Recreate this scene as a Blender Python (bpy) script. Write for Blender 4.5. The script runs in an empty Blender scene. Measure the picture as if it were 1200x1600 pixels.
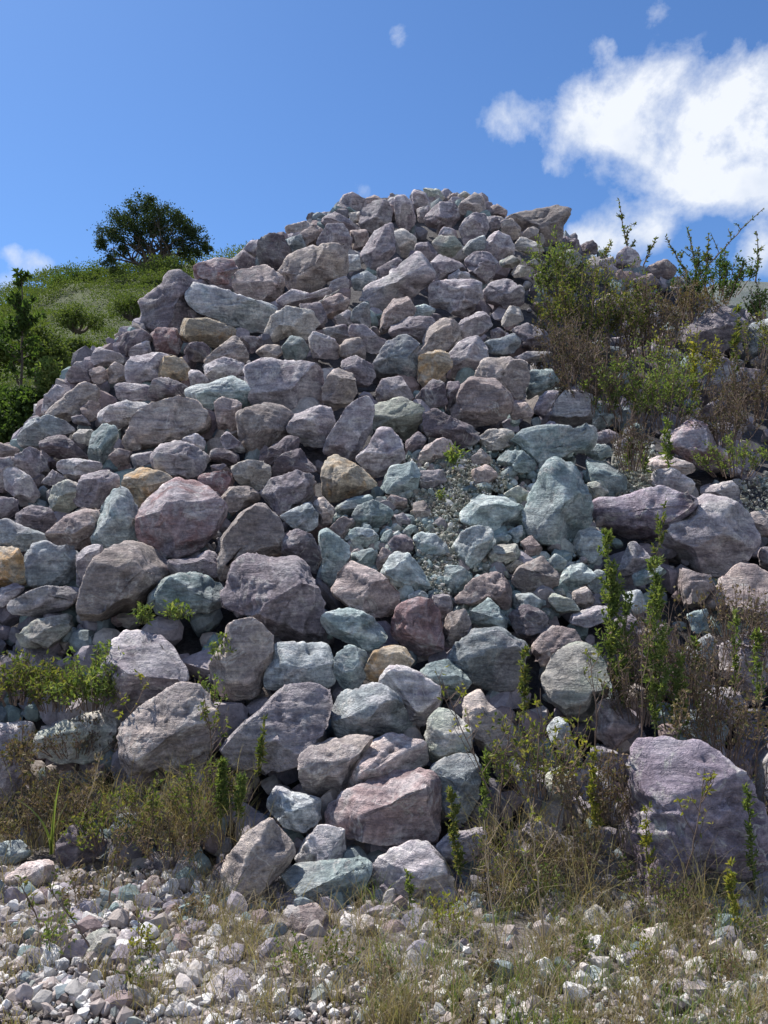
import bpy, bmesh, math, random
import numpy as np
from mathutils import Vector, Matrix
R = math.radians
rng = np.random.default_rng(7)
random.seed(7)
scn = bpy.context.scene
COL = scn.collection

# ------------------------------------------------------------------ camera
F = 1331.0                      # focal length in photo pixels (1200 x 1600)
CAMZ = 1.5
PITCH = math.atan(80.0 / F)     # tilted up a little
cam_d = bpy.data.cameras.new("camera")
cam_d.sensor_fit = 'VERTICAL'; cam_d.sensor_height = 24.0
cam_d.lens = 24.0 * F / 1600.0
cam_d.clip_start = 0.05; cam_d.clip_end = 3000
cam = bpy.data.objects.new("camera", cam_d); COL.objects.link(cam)
cam.location = (0, 0, CAMZ)
cam.rotation_euler = (R(90) + PITCH, 0, 0)
scn.camera = cam

# ------------------------------------------------------------------ light
SUN_EL, SUN_AZ = 55.0, -46.0     # azimuth from +Y towards +X (sun stands behind the heap, to the left)
sd = Vector((math.sin(R(SUN_AZ)) * math.cos(R(SUN_EL)), math.cos(R(SUN_AZ)) * math.cos(R(SUN_EL)), math.sin(R(SUN_EL))))
sun_d = bpy.data.lights.new("sun", 'SUN'); sun_d.energy = 4.6; sun_d.angle = R(0.6); sun_d.color = (1.0, 0.95, 0.88)
sun = bpy.data.objects.new("sun", sun_d); COL.objects.link(sun)
sun.rotation_euler = sd.to_track_quat('Z', 'Y').to_euler()
sun.location = (-10, 10, 20)

def ray(px, py):
    x = (px - 600.0) / F; y = (800.0 - py) / F
    c, s = math.cos(PITCH), math.sin(PITCH)
    return np.array([x, c - s * y, s + c * y])      # forward-normalised world ray
def ray_as(px, py):
    d = ray(px, py); return d[0] / d[1], d[2] / d[1]

world = bpy.data.worlds.new("World"); scn.world = world
world.use_nodes = True
wt = world.node_tree; wt.nodes.clear()
def N(t, typ, **kw):
    n = t.nodes.new(typ)
    for k, v in kw.items():
        if k == 'inp':
            for kk, vv in v.items(): n.inputs[kk].default_value = vv
        else: setattr(n, k, v)
    return n
def math_n(t, op, a, b=None, clamp=False):
    n = t.nodes.new('ShaderNodeMath'); n.operation = op; n.use_clamp = clamp
    for i, v in enumerate((a, b)):
        if v is None: continue
        if isinstance(v, (int, float)): n.inputs[i].default_value = v
        else: t.links.new(v, n.inputs[i])
    return n.outputs[0]
def ramp_n(t, fac, stops, interp='LINEAR'):
    n = t.nodes.new('ShaderNodeValToRGB'); cr = n.color_ramp; cr.interpolation = interp
    while len(cr.elements) < len(stops): cr.elements.new(0.5)
    for e, (p, c) in zip(cr.elements, stops):
        e.position = p; e.color = (c, c, c, 1) if isinstance(c, (int, float)) else (*c, 1)
    t.links.new(fac, n.inputs[0]); return n.outputs[0]
def mix_n(t, fac, a, b, blend='MIX'):
    n = t.nodes.new('ShaderNodeMix'); n.data_type = 'RGBA'; n.blend_type = blend
    for s, v in ((0, fac), (6, a), (7, b)):
        if isinstance(v, (int, float)): n.inputs[s].default_value = v
        elif isinstance(v, tuple): n.inputs[s].default_value = (*v, 1) if len(v) == 3 else v
        else: t.links.new(v, n.inputs[s])
    return n.outputs[2]
sky = N(wt, 'ShaderNodeTexSky', sky_type='NISHITA', sun_disc=False, sun_elevation=R(SUN_EL), sun_rotation=R(SUN_AZ),
        altitude=600.0, air_density=1.0, dust_density=0.6, ozone_density=2.5)
tc = N(wt, 'ShaderNodeTexCoord')
nz = N(wt, 'ShaderNodeTexNoise', inp={'Scale': 11.0, 'Detail': 9.0, 'Roughness': 0.62, 'Distortion': 0.12})
wt.links.new(tc.outputs['Generated'], nz.inputs['Vector'])
nz2 = N(wt, 'ShaderNodeTexNoise', inp={'Scale': 9.0, 'Detail': 5.0, 'Roughness': 0.55})
wt.links.new(tc.outputs['Generated'], nz2.inputs['Vector'])
# cloud banks: (direction given through a photo pixel, radius in pixels, weight)
CLOUDS = [(1110, 205, 85, 1.0), (1010, 190, 66, .95), (905, 195, 50, .9), (795, 185, 40, .95), (1180, 262, 52, .85), (1085, 262, 44, .75),
          (1235, 135, 62, .95), (850, 272, 26, .62), (795, 302, 18, .5), (965, 374, 40, .72), (905, 372, 26, .6), (1025, 362, 22, .6), (1190, 385, 36, .7), (1330, 200, 90, 1.0),
          (62, 410, 22, .8), (15, 396, 15, .62), (623, 56, 16, .5), (945, 72, 22, .45), (850, 112, 20, .45), (15, 452, 22, .6), (560, 300, 26, .3), (1025, 12, 26, .36), (1290,420,50,.7)]
acc = None
for (cx, cy, rr, am) in CLOUDS:
    d = Vector(ray(cx, cy)).normalized()
    dp = wt.nodes.new('ShaderNodeVectorMath'); dp.operation = 'DOT_PRODUCT'
    wt.links.new(tc.outputs['Generated'], dp.inputs[0]); dp.inputs[1].default_value = d
    sig = rr / F
    e = math_n(wt, 'EXPONENT', math_n(wt, 'MULTIPLY', math_n(wt, 'SUBTRACT', dp.outputs['Value'], 1.0), 2.0 / (sig * sig)))
    e = math_n(wt, 'MULTIPLY', e, am)
    acc = e if acc is None else math_n(wt, 'ADD', acc, e)
# unseen white cloud banks, added behind the camera as fill for shaded rock fronts
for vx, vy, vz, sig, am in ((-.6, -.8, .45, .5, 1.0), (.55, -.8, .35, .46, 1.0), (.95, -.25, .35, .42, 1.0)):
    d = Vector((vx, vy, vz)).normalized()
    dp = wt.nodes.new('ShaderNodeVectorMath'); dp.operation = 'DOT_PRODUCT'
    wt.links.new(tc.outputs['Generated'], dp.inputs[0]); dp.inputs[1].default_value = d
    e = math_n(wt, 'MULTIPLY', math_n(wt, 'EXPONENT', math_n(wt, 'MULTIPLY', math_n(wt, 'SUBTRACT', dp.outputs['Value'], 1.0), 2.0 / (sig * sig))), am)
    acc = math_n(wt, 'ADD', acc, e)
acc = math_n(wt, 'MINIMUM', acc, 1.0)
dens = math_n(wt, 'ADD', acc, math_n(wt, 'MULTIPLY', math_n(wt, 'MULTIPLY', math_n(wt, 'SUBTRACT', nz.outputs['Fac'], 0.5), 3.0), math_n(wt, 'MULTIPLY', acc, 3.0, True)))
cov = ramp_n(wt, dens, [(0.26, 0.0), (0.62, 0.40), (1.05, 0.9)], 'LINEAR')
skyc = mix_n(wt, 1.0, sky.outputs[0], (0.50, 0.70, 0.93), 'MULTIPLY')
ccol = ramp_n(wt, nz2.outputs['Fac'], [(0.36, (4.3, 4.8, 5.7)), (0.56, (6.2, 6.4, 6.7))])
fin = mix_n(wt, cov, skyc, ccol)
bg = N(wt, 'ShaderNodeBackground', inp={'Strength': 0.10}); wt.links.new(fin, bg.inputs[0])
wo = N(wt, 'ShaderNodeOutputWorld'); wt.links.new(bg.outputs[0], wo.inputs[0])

scn.view_settings.view_transform = 'Standard'; scn.view_settings.look = 'None'
scn.view_settings.exposure = 0.68; scn.view_settings.gamma = 1.0

# ------------------------------------------------------------------ helpers
def tag(o, label=None, cat=None, group=None, kind=None):
    if label: o['label'] = label
    if cat: o['category'] = cat
    if group: o['group'] = group
    if kind: o['kind'] = kind
    return o
def mesh_obj(name, V, Fc, mat, parent=None, loc=None, smooth=True):
    """V (n,3) array, Fc: (m,k) array or list of such arrays."""
    if not isinstance(Fc, (list, tuple)): Fc = [Fc]
    me = bpy.data.meshes.new(name)
    V = np.asarray(V, dtype=np.float32)
    if loc is not None: V = V - np.asarray(loc, dtype=np.float32)
    loops = np.concatenate([f.ravel() for f in Fc]).astype(np.int32)
    tot = np.concatenate([np.full(len(f), f.shape[1], dtype=np.int32) for f in Fc])
    st = np.concatenate([[0], np.cumsum(tot)[:-1]]).astype(np.int32)
    me.vertices.add(len(V)); me.vertices.foreach_set('co', V.ravel())
    me.loops.add(len(loops)); me.loops.foreach_set('vertex_index', loops)
    me.polygons.add(len(tot)); me.polygons.foreach_set('loop_start', st); me.polygons.foreach_set('loop_total', tot)
    me.polygons.foreach_set('use_smooth', np.full(len(tot), smooth, dtype=bool))
    me.update(calc_edges=True); me.validate()
    me.materials.append(mat)
    o = bpy.data.objects.new(name, me); COL.objects.link(o)
    if loc is not None: o.location = [float(c) for c in loc]
    if parent is not None: o.parent = parent
    return o
def empty(name, loc):
    o = bpy.data.objects.new(name, None); COL.objects.link(o); o.location = [float(c) for c in loc]; o.empty_display_size = 0.1
    return o
def hash3(ix, iy, iz, seed):
    h = (ix * 374761393 + iy * 668265263 + iz * 2147483647 + seed * 1274126177) & 0xFFFFFFFF
    h = ((h ^ (h >> 13)) * 1274126177) & 0xFFFFFFFF
    h = (h ^ (h >> 16)) & 0xFFFFFFFF
    return h / 4294967295.0
def vnoise(P, seed=0):
    P = np.asarray(P, dtype=np.float64)
    I = np.floor(P).astype(np.int64); f = P - I; f = f * f * (3 - 2 * f)
    r = 0
    for dx in (0, 1):
        for dy in (0, 1):
            for dz in (0, 1):
                w = (f[:, 0] if dx else 1 - f[:, 0]) * (f[:, 1] if dy else 1 - f[:, 1]) * (f[:, 2] if dz else 1 - f[:, 2])
                r = r + w * hash3(I[:, 0] + dx, I[:, 1] + dy, I[:, 2] + dz, seed)
    return r * 2 - 1
def sstep(x, a, b):
    t = np.clip((x - a) / (b - a), 0, 1); return t * t * (3 - 2 * t)
ICO = {}
for lv in (1, 2, 3, 4, 5, 6):
    bm = bmesh.new(); bmesh.ops.create_icosphere(bm, subdivisions=lv, radius=1.0)
    ICO[lv] = (np.array([v.co[:] for v in bm.verts]), np.array([[v.index for v in f.verts] for f in bm.faces]))
    bm.free()

# ------------------------------------------------------------------ the slope of the heap
K = 0.75
def slopeY(px, py):
    """distance (world Y) at which the ray through a pixel meets the ground or the face of the heap"""
    a, s = ray_as(px, py)
    y0 = 3.92 + 1.6 * a * a
    y0 += 0.9 * float(sstep(px, 820, 930)) * float(sstep(720 - py, 0, 120))      # overgrown hollow on the right
    y0 += 0.5 * float(sstep(300 - px, 0, 250)) * float(sstep(py, 900, 1200))
    Y = (CAMZ + K * y0) / (K - s)
    if s < 0:
        Yg = CAMZ / (-s)
        if K * (Y - y0) < 0 or Y > Yg: Y = Yg
    return Y
def at(px, py, off=0.0):
    d = ray(px, py); Y = slopeY(px, py) + off
    return np.array([0, 0, CAMZ]) + d * (Y / d[1])
def pxm(P):
    """metres per photo pixel at a point"""
    return (P[1] * math.cos(PITCH) + (P[2] - CAMZ) * math.sin(PITCH)) / F
SIL = np.array([(-900, 1030), (-500, 950), (-100, 775), (0, 712), (30, 688), (110, 590), (225, 500), (300, 450), (380, 405), (450, 370), (530, 318), (600, 312), (650, 304),
                (690, 304), (750, 312), (800, 338), (890, 372), (930, 400), (1060, 432), (1100, 470), (1200, 500), (1500, 570), (2000, 800)], dtype=float)

# ------------------------------------------------------------------ materials
def new_mat(name):
    m = bpy.data.materials.new(name); m.use_nodes = True
    t = m.node_tree; t.nodes.clear()
    out = t.nodes.new('ShaderNodeOutputMaterial'); b = t.nodes.new('ShaderNodeBsdfPrincipled')
    b.inputs['Roughness'].default_value = 0.9
    b.inputs['Specular IOR Level'].default_value = 0.25
    t.links.new(b.outputs[0], out.inputs[0])
    return m, t, b
def rock_mat(name, A, B, C, D=(.34, .35, .34), patch=0.5, vein=0.6, scale=1.0, bump=1.0):
    m, t, b = new_mat(name)
    tc = t.nodes.new('ShaderNodeTexCoord'); oi = t.nodes.new('ShaderNodeObjectInfo')
    off = N(t, 'ShaderNodeVectorMath', operation='SCALE'); off.inputs[0].default_value = (31.0, 57.0, 83.0)
    t.links.new(oi.outputs['Random'], off.inputs['Scale'])
    ad = N(t, 'ShaderNodeVectorMath', operation='ADD'); t.links.new(tc.outputs['Object'], ad.inputs[0]); t.links.new(off.outputs[0], ad.inputs[1])
    P = ad.outputs[0]
    def noise(sc, det=6.0, ro=.6, dist=0.0):
        n = N(t, 'ShaderNodeTexNoise', inp={'Scale': sc * scale, 'Detail': det, 'Roughness': ro, 'Distortion': dist}); t.links.new(P, n.inputs['Vector']); return n.outputs['Fac']
    base = mix_n(t, ramp_n(t, noise(4.5, 8, .68, .3), [(0.36, 0.0), (0.64, 1.0)]), A, B)
    # the third colour comes in patches, more of it on some rocks than on others
    pm = math_n(t, 'ADD', noise(6.0, 5, .6, .8), math_n(t, 'MULTIPLY', math_n(t, 'SUBTRACT', oi.outputs['Random'], .5), .16))
    base = mix_n(t, math_n(t, 'MULTIPLY', ramp_n(t, pm, [(0.50, 0.0), (0.64, 1.0)]), patch), base, C)
    # another mineral shows through in broad areas of each stone
    lf_ = ramp_n(t, noise(2.1, 4, .6, .5), [(0.50, 0.0), (0.60, 1.0)])
    base = mix_n(t, math_n(t, 'MULTIPLY', lf_, .5), base, D)
    # layered streaks
    wv = N(t, 'ShaderNodeTexNoise', inp={'Scale': 9.0 * scale, 'Detail': 6.0, 'Roughness': .7, 'Distortion': .6})
    mp = N(t, 'ShaderNodeMapping'); mp.inputs['Scale'].default_value = (0.5, 1.0, 2.8); mp.inputs['Rotation'].default_value = (.5, .6, .2)
    t.links.new(P, mp.inputs[0]); t.links.new(mp.outputs[0], wv.inputs['Vector'])
    base = mix_n(t, 1.0, base, ramp_n(t, wv.outputs['Fac'], [(0.32, (.55, .55, .60)), (0.5, (1, 1, 1)), (0.66, (1.42, 1.38, 1.36))]), 'MULTIPLY')
    # quartz veins
    vn = math_n(t, 'ABSOLUTE', math_n(t, 'SUBTRACT', noise(3.6, 4, .55, 1.2), .5))
    vmask = math_n(t, 'MULTIPLY', ramp_n(t, vn, [(0.0, 1.0), (0.028, 0.0)]), math_n(t, 'MULTIPLY', ramp_n(t, noise(7), [(.45, 0.0), (.6, 1.0)]), vein))
    base = mix_n(t, vmask, base, (.55, .53, .50))
    # chipped, paler edges and darker hollows
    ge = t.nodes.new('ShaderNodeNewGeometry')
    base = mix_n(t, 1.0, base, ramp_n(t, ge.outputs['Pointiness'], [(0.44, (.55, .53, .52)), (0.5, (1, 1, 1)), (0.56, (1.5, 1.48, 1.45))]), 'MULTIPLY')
    # speckle
    base = mix_n(t, 1.0, base, ramp_n(t, noise(48, 6, .75), [(0.3, (.6, .6, .62)), (0.52, (1, 1, 1)), (0.72, (1.5, 1.47, 1.42))]), 'MULTIPLY')
    hv = N(t, 'ShaderNodeHueSaturation', inp={'Saturation': 1.0})
    t.links.new(math_n(t, 'ADD', math_n(t, 'MULTIPLY', oi.outputs['Random'], .42), .80), hv.inputs['Value'])
    t.links.new(base, hv.inputs['Color'])
    t.links.new(hv.outputs[0], b.inputs['Base Color'])
    vor = N(t, 'ShaderNodeTexVoronoi', feature='DISTANCE_TO_EDGE', inp={'Scale': 5.5 * scale})
    wp = N(t, 'ShaderNodeVectorMath', operation='ADD'); nn = N(t, 'ShaderNodeTexNoise', inp={'Scale': 6.0, 'Detail': 4.0})
    t.links.new(P, nn.inputs['Vector']); t.links.new(P, wp.inputs[0]); t.links.new(nn.outputs['Color'], wp.inputs[1]); t.links.new(wp.outputs[0], vor.inputs['Vector'])
    crack = ramp_n(t, vor.outputs['Distance'], [(0.0, 0.0), (0.05, 1.0)])
    h = math_n(t, 'ADD', math_n(t, 'MULTIPLY', noise(11, 9, .68, .4), 1.0), math_n(t, 'MULTIPLY', crack, .10))
    h = math_n(t, 'ADD', h, math_n(t, 'MULTIPLY', wv.outputs['Fac'], .7))
    h = math_n(t, 'ADD', h, math_n(t, 'MULTIPLY', noise(60, 6, .7), .22))
    bp = N(t, 'ShaderNodeBump', inp={'Strength': .85 * bump, 'Distance': 0.045}); t.links.new(h, bp.inputs['Height'])
    t.links.new(bp.outputs[0], b.inputs['Normal'])
    b.inputs['Roughness'].default_value = 0.86
    return m
MATS = {
 'M': rock_mat('rock_mauve_grey', (.185, .158, .178), (.32, .285, .31), (.50, .47, .475), D=(.29, .28, .30), patch=.65),
 'L': rock_mat('rock_pale_lilac', (.28, .25, .275), (.44, .405, .42), (.60, .58, .56)),
 'B': rock_mat('rock_blue_grey', (.18, .205, .22), (.34, .375, .385), (.55, .57, .57), D=(.34, .31, .33), patch=.6),
 'T': rock_mat('rock_teal', (.165, .22, .222), (.33, .395, .395), (.50, .55, .54), D=(.33, .335, .34), patch=.65),
 'G': rock_mat('rock_pale_green', (.26, .29, .25), (.42, .44, .38), (.50, .47, .39), D=(.36, .31, .31)),
 'K': rock_mat('rock_beige', (.23, .195, .185), (.36, .32, .30), (.47, .405, .34), D=(.29, .26, .27)),
 'O': rock_mat('rock_ochre', (.30, .26, .215), (.46, .40, .31), (.50, .31, .14), D=(.40, .35, .26), patch=.8),
 'R': rock_mat('rock_maroon', (.20, .12, .12), (.32, .225, .23), (.38, .37, .39), D=(.36, .33, .36), patch=.7),
 'P': rock_mat('rock_pink_brown', (.21, .165, .16), (.335, .28, .27), (.44, .375, .34), D=(.27, .235, .24)),
 'S': rock_mat('rock_pink_white', (.42, .33, .315), (.56, .48, .46), (.62, .60, .60), patch=.7),
 'W': rock_mat('rock_cream', (.34, .31, .28), (.52, .485, .445), (.70, .68, .64)),
 'D': rock_mat('rock_dark_grey', (.115, .095, .11), (.215, .185, .205), (.34, .32, .34), patch=.55),
 'V': rock_mat('rock_violet_veined', (.20, .165, .205), (.325, .285, .335), (.48, .45, .48), D=(.26, .19, .22), vein=1.0),
 'Q': rock_mat('rock_reddish_pink', (.26, .195, .195), (.40, .33, .33), (.56, .53, .53), D=(.27, .19, .19), patch=.6),
 'X': rock_mat('rock_white_limestone', (.44, .41, .40), (.68, .65, .635), (.56, .50, .46), patch=.6, vein=.2),
}
def mixed_stone_mat(name, cols, bumpd=.01, cell=None):
    """loose rubble: each stone island gets its own colour"""
    m, t, b = new_mat(name)
    ge = t.nodes.new('ShaderNodeNewGeometry')
    tc = t.nodes.new('ShaderNodeTexCoord')
    n = len(cols)
    c = ramp_n(t, ge.outputs['Random Per Island'], [(i / n, cc) for i, cc in enumerate(cols)], 'CONSTANT')
    nn = N(t, 'ShaderNodeTexNoise', inp={'Scale': 25.0, 'Detail': 8.0, 'Roughness': .7}); t.links.new(tc.outputs['Object'], nn.inputs['Vector'])
    c = mix_n(t, 1.0, c, ramp_n(t, nn.outputs['Fac'], [(.3, (.6, .6, .62)), (.7, (1.35, 1.33, 1.3))]), 'MULTIPLY')
    t.links.new(c, b.inputs['Base Color'])
    bp = N(t, 'ShaderNodeBump', inp={'Strength': .8, 'Distance': bumpd}); t.links.new(nn.outputs['Fac'], bp.inputs['Height']); t.links.new(bp.outputs[0], b.inputs['Normal'])
    return m
M_RUBBLE = mixed_stone_mat('rubble_mixed', [(.25, .22, .25), (.33, .30, .33), (.22, .26, .28), (.36, .32, .30), (.18, .17, .19), (.30, .28, .32), (.24, .31, .31), (.40, .38, .38), (.28, .22, .22)], .02)
M_CHIPS = mixed_stone_mat('limestone_chips_mixed', [(.62, .60, .585), (.50, .47, .45), (.70, .685, .67), (.44, .385, .37), (.56, .51, .49), (.66, .64, .62), (.40, .38, .36)], .012)
M_TEALRUB = mixed_stone_mat('rubble_blue_green', [(.24, .31, .31), (.34, .40, .39), (.20, .26, .27), (.40, .42, .39), (.28, .33, .34), (.33, .29, .29), (.44, .48, .46), (.26, .24, .25)], .02)
M_GRAVEL = mixed_stone_mat('gravel_grey_green', [(.22, .22, .18), (.30, .30, .245), (.18, .20, .165), (.36, .355, .30), (.25, .225, .19), (.27, .31, .29), (.55, .54, .50)])
M_PEBBLE = mixed_stone_mat('pebbles_pale', [(.34, .31, .295), (.46, .44, .42), (.24, .21, .195), (.38, .33, .31), (.64, .63, .61), (.28, .30, .28), (.22, .185, .175), (.42, .36, .33)])

def ground_mat(name, A, B, C, sc=1.0, bd=.03):
    m, t, b = new_mat(name)
    tc = t.nodes.new('ShaderNodeTexCoord')
    def noise(s, d=8, r=.65):
        n = N(t, 'ShaderNodeTexNoise', inp={'Scale': s * sc, 'Detail': float(d), 'Roughness': r}); t.links.new(tc.outputs['Object'], n.inputs['Vector']); return n.outputs['Fac']
    c = mix_n(t, ramp_n(t, noise(1.3), [(.4, 0.0), (.62, 1.0)]), A, B)
    c = mix_n(t, ramp_n(t, noise(14, 9, .75), [(.48, 0.0), (.66, 1.0)]), c, C)
    c = mix_n(t, 1.0, c, ramp_n(t, noise(70, 6, .8), [(.3, (.55, .55, .55)), (.7, (1.5, 1.5, 1.5))]), 'MULTIPLY')
    t.links.new(c, b.inputs['Base Color'])
    h = math_n(t, 'ADD', noise(20, 9, .75), math_n(t, 'MULTIPLY', noise(90), .35))
    bp = N(t, 'ShaderNodeBump', inp={'Strength': .9, 'Distance': bd}); t.links.new(h, bp.inputs['Height']); t.links.new(bp.outputs[0], b.inputs['Normal'])
    return m
M_SOIL = ground_mat('stony_soil', (.12, .10, .085), (.18, .155, .14), (.32, .30, .285))
M_MOUND = ground_mat('mound_earth', (.06, .055, .06), (.10, .095, .10), (.15, .145, .15))
M_SCREE = ground_mat('scree_fine', (.19, .185, .16), (.25, .25, .22), (.34, .34, .31), 2.0)
M_HILL = ground_mat('hill_turf', (.045, .07, .02), (.08, .11, .035), (.13, .12, .06), .6, .1)
M_FARHILL = ground_mat('far_hill_earth', (.13, .15, .15), (.20, .21, .20), (.10, .13, .08), .4, .1)

def leaf_mat(name, cols, trans=.4, rough=.8):
    m, t, b = new_mat(name)
    out = [n for n in t.nodes if n.type == 'OUTPUT_MATERIAL'][0]
    ge = t.nodes.new('ShaderNodeNewGeometry'); n = len(cols)
    c = ramp_n(t, ge.outputs['Random Per Island'], [(i / max(1, n - 1), cc) for i, cc in enumerate(cols)])
    t.links.new(c, b.inputs['Base Color']); b.inputs['Roughness'].default_value = rough
    tr = t.nodes.new('ShaderNodeBsdfTranslucent'); t.links.new(mix_n(t, 1.0, c, (1.5, 1.6, .7), 'MULTIPLY'), tr.inputs[0])
    mx = t.nodes.new('ShaderNodeMixShader'); mx.inputs[0].default_value = trans
    t.links.new(b.outputs[0], mx.inputs[1]); t.links.new(tr.outputs[0], mx.inputs[2]); t.links.new(mx.outputs[0], out.inputs[0])
    return m
def stem_mat(name, A, B):
    m, t, b = new_mat(name)
    tc = t.nodes.new('ShaderNodeTexCoord')
    n = N(t, 'ShaderNodeTexNoise', inp={'Scale': 8.0, 'Detail': 5.0}); t.links.new(tc.outputs['Object'], n.inputs['Vector'])
    t.links.new(mix_n(t, ramp_n(t, n.outputs['Fac'], [(.35, 0.0), (.65, 1.0)]), A, B), b.inputs['Base Color'])
    return m
LF = {
 'green': leaf_mat('leaf_fresh_green', [(.07, .105, .035), (.12, .165, .05), (.17, .215, .07), (.24, .25, .09)]),
 'olive': leaf_mat('leaf_olive', [(.055, .08, .025), (.10, .13, .04), (.15, .16, .05), (.20, .17, .06)]),
 'dark': leaf_mat('leaf_dark_green', [(.035, .06, .018), (.06, .10, .028), (.10, .15, .045)]),
 'yellow': leaf_mat('leaf_yellow_green', [(.14, .17, .03), (.24, .25, .05), (.32, .27, .07), (.12, .15, .04)]),
 'brown': leaf_mat('leaf_dry_brown', [(.13, .09, .06), (.20, .14, .09), (.10, .11, .04), (.26, .19, .12)], .2),
 'tree': leaf_mat('leaf_tree', [(.03, .048, .02), (.05, .075, .028), (.075, .105, .04)], .2),
 'hill': leaf_mat('leaf_hillside', [(.06, .09, .025), (.09, .125, .035), (.11, .145, .042), (.13, .155, .055)], .3),
 'purple': leaf_mat('leaf_purple_brown', [(.09, .065, .06), (.14, .10, .09), (.08, .085, .04), (.18, .13, .11)], .2),
}
ST = {
 'green': stem_mat('stem_green', (.09, .11, .035), (.16, .15, .07)),
 'brown': stem_mat('stem_brown', (.11, .075, .055), (.20, .15, .12)),
 'dry': stem_mat('stem_dry_straw', (.30, .23, .15), (.42, .34, .24)),
 'bark': stem_mat('bark_grey_brown', (.07, .055, .045), (.13, .11, .09)),
 'grey': stem_mat('stick_bleached', (.32, .29, .25), (.45, .42, .38)),
}
M_STRAW = leaf_mat('grass_straw', [(.30, .235, .16), (.23, .165, .115), (.17, .15, .075), (.37, .30, .21), (.14, .15, .06)], .3)
M_GRASS = leaf_mat('grass_green', [(.07, .12, .03), (.12, .18, .05), (.18, .21, .07), (.24, .22, .10)], .35)

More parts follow.
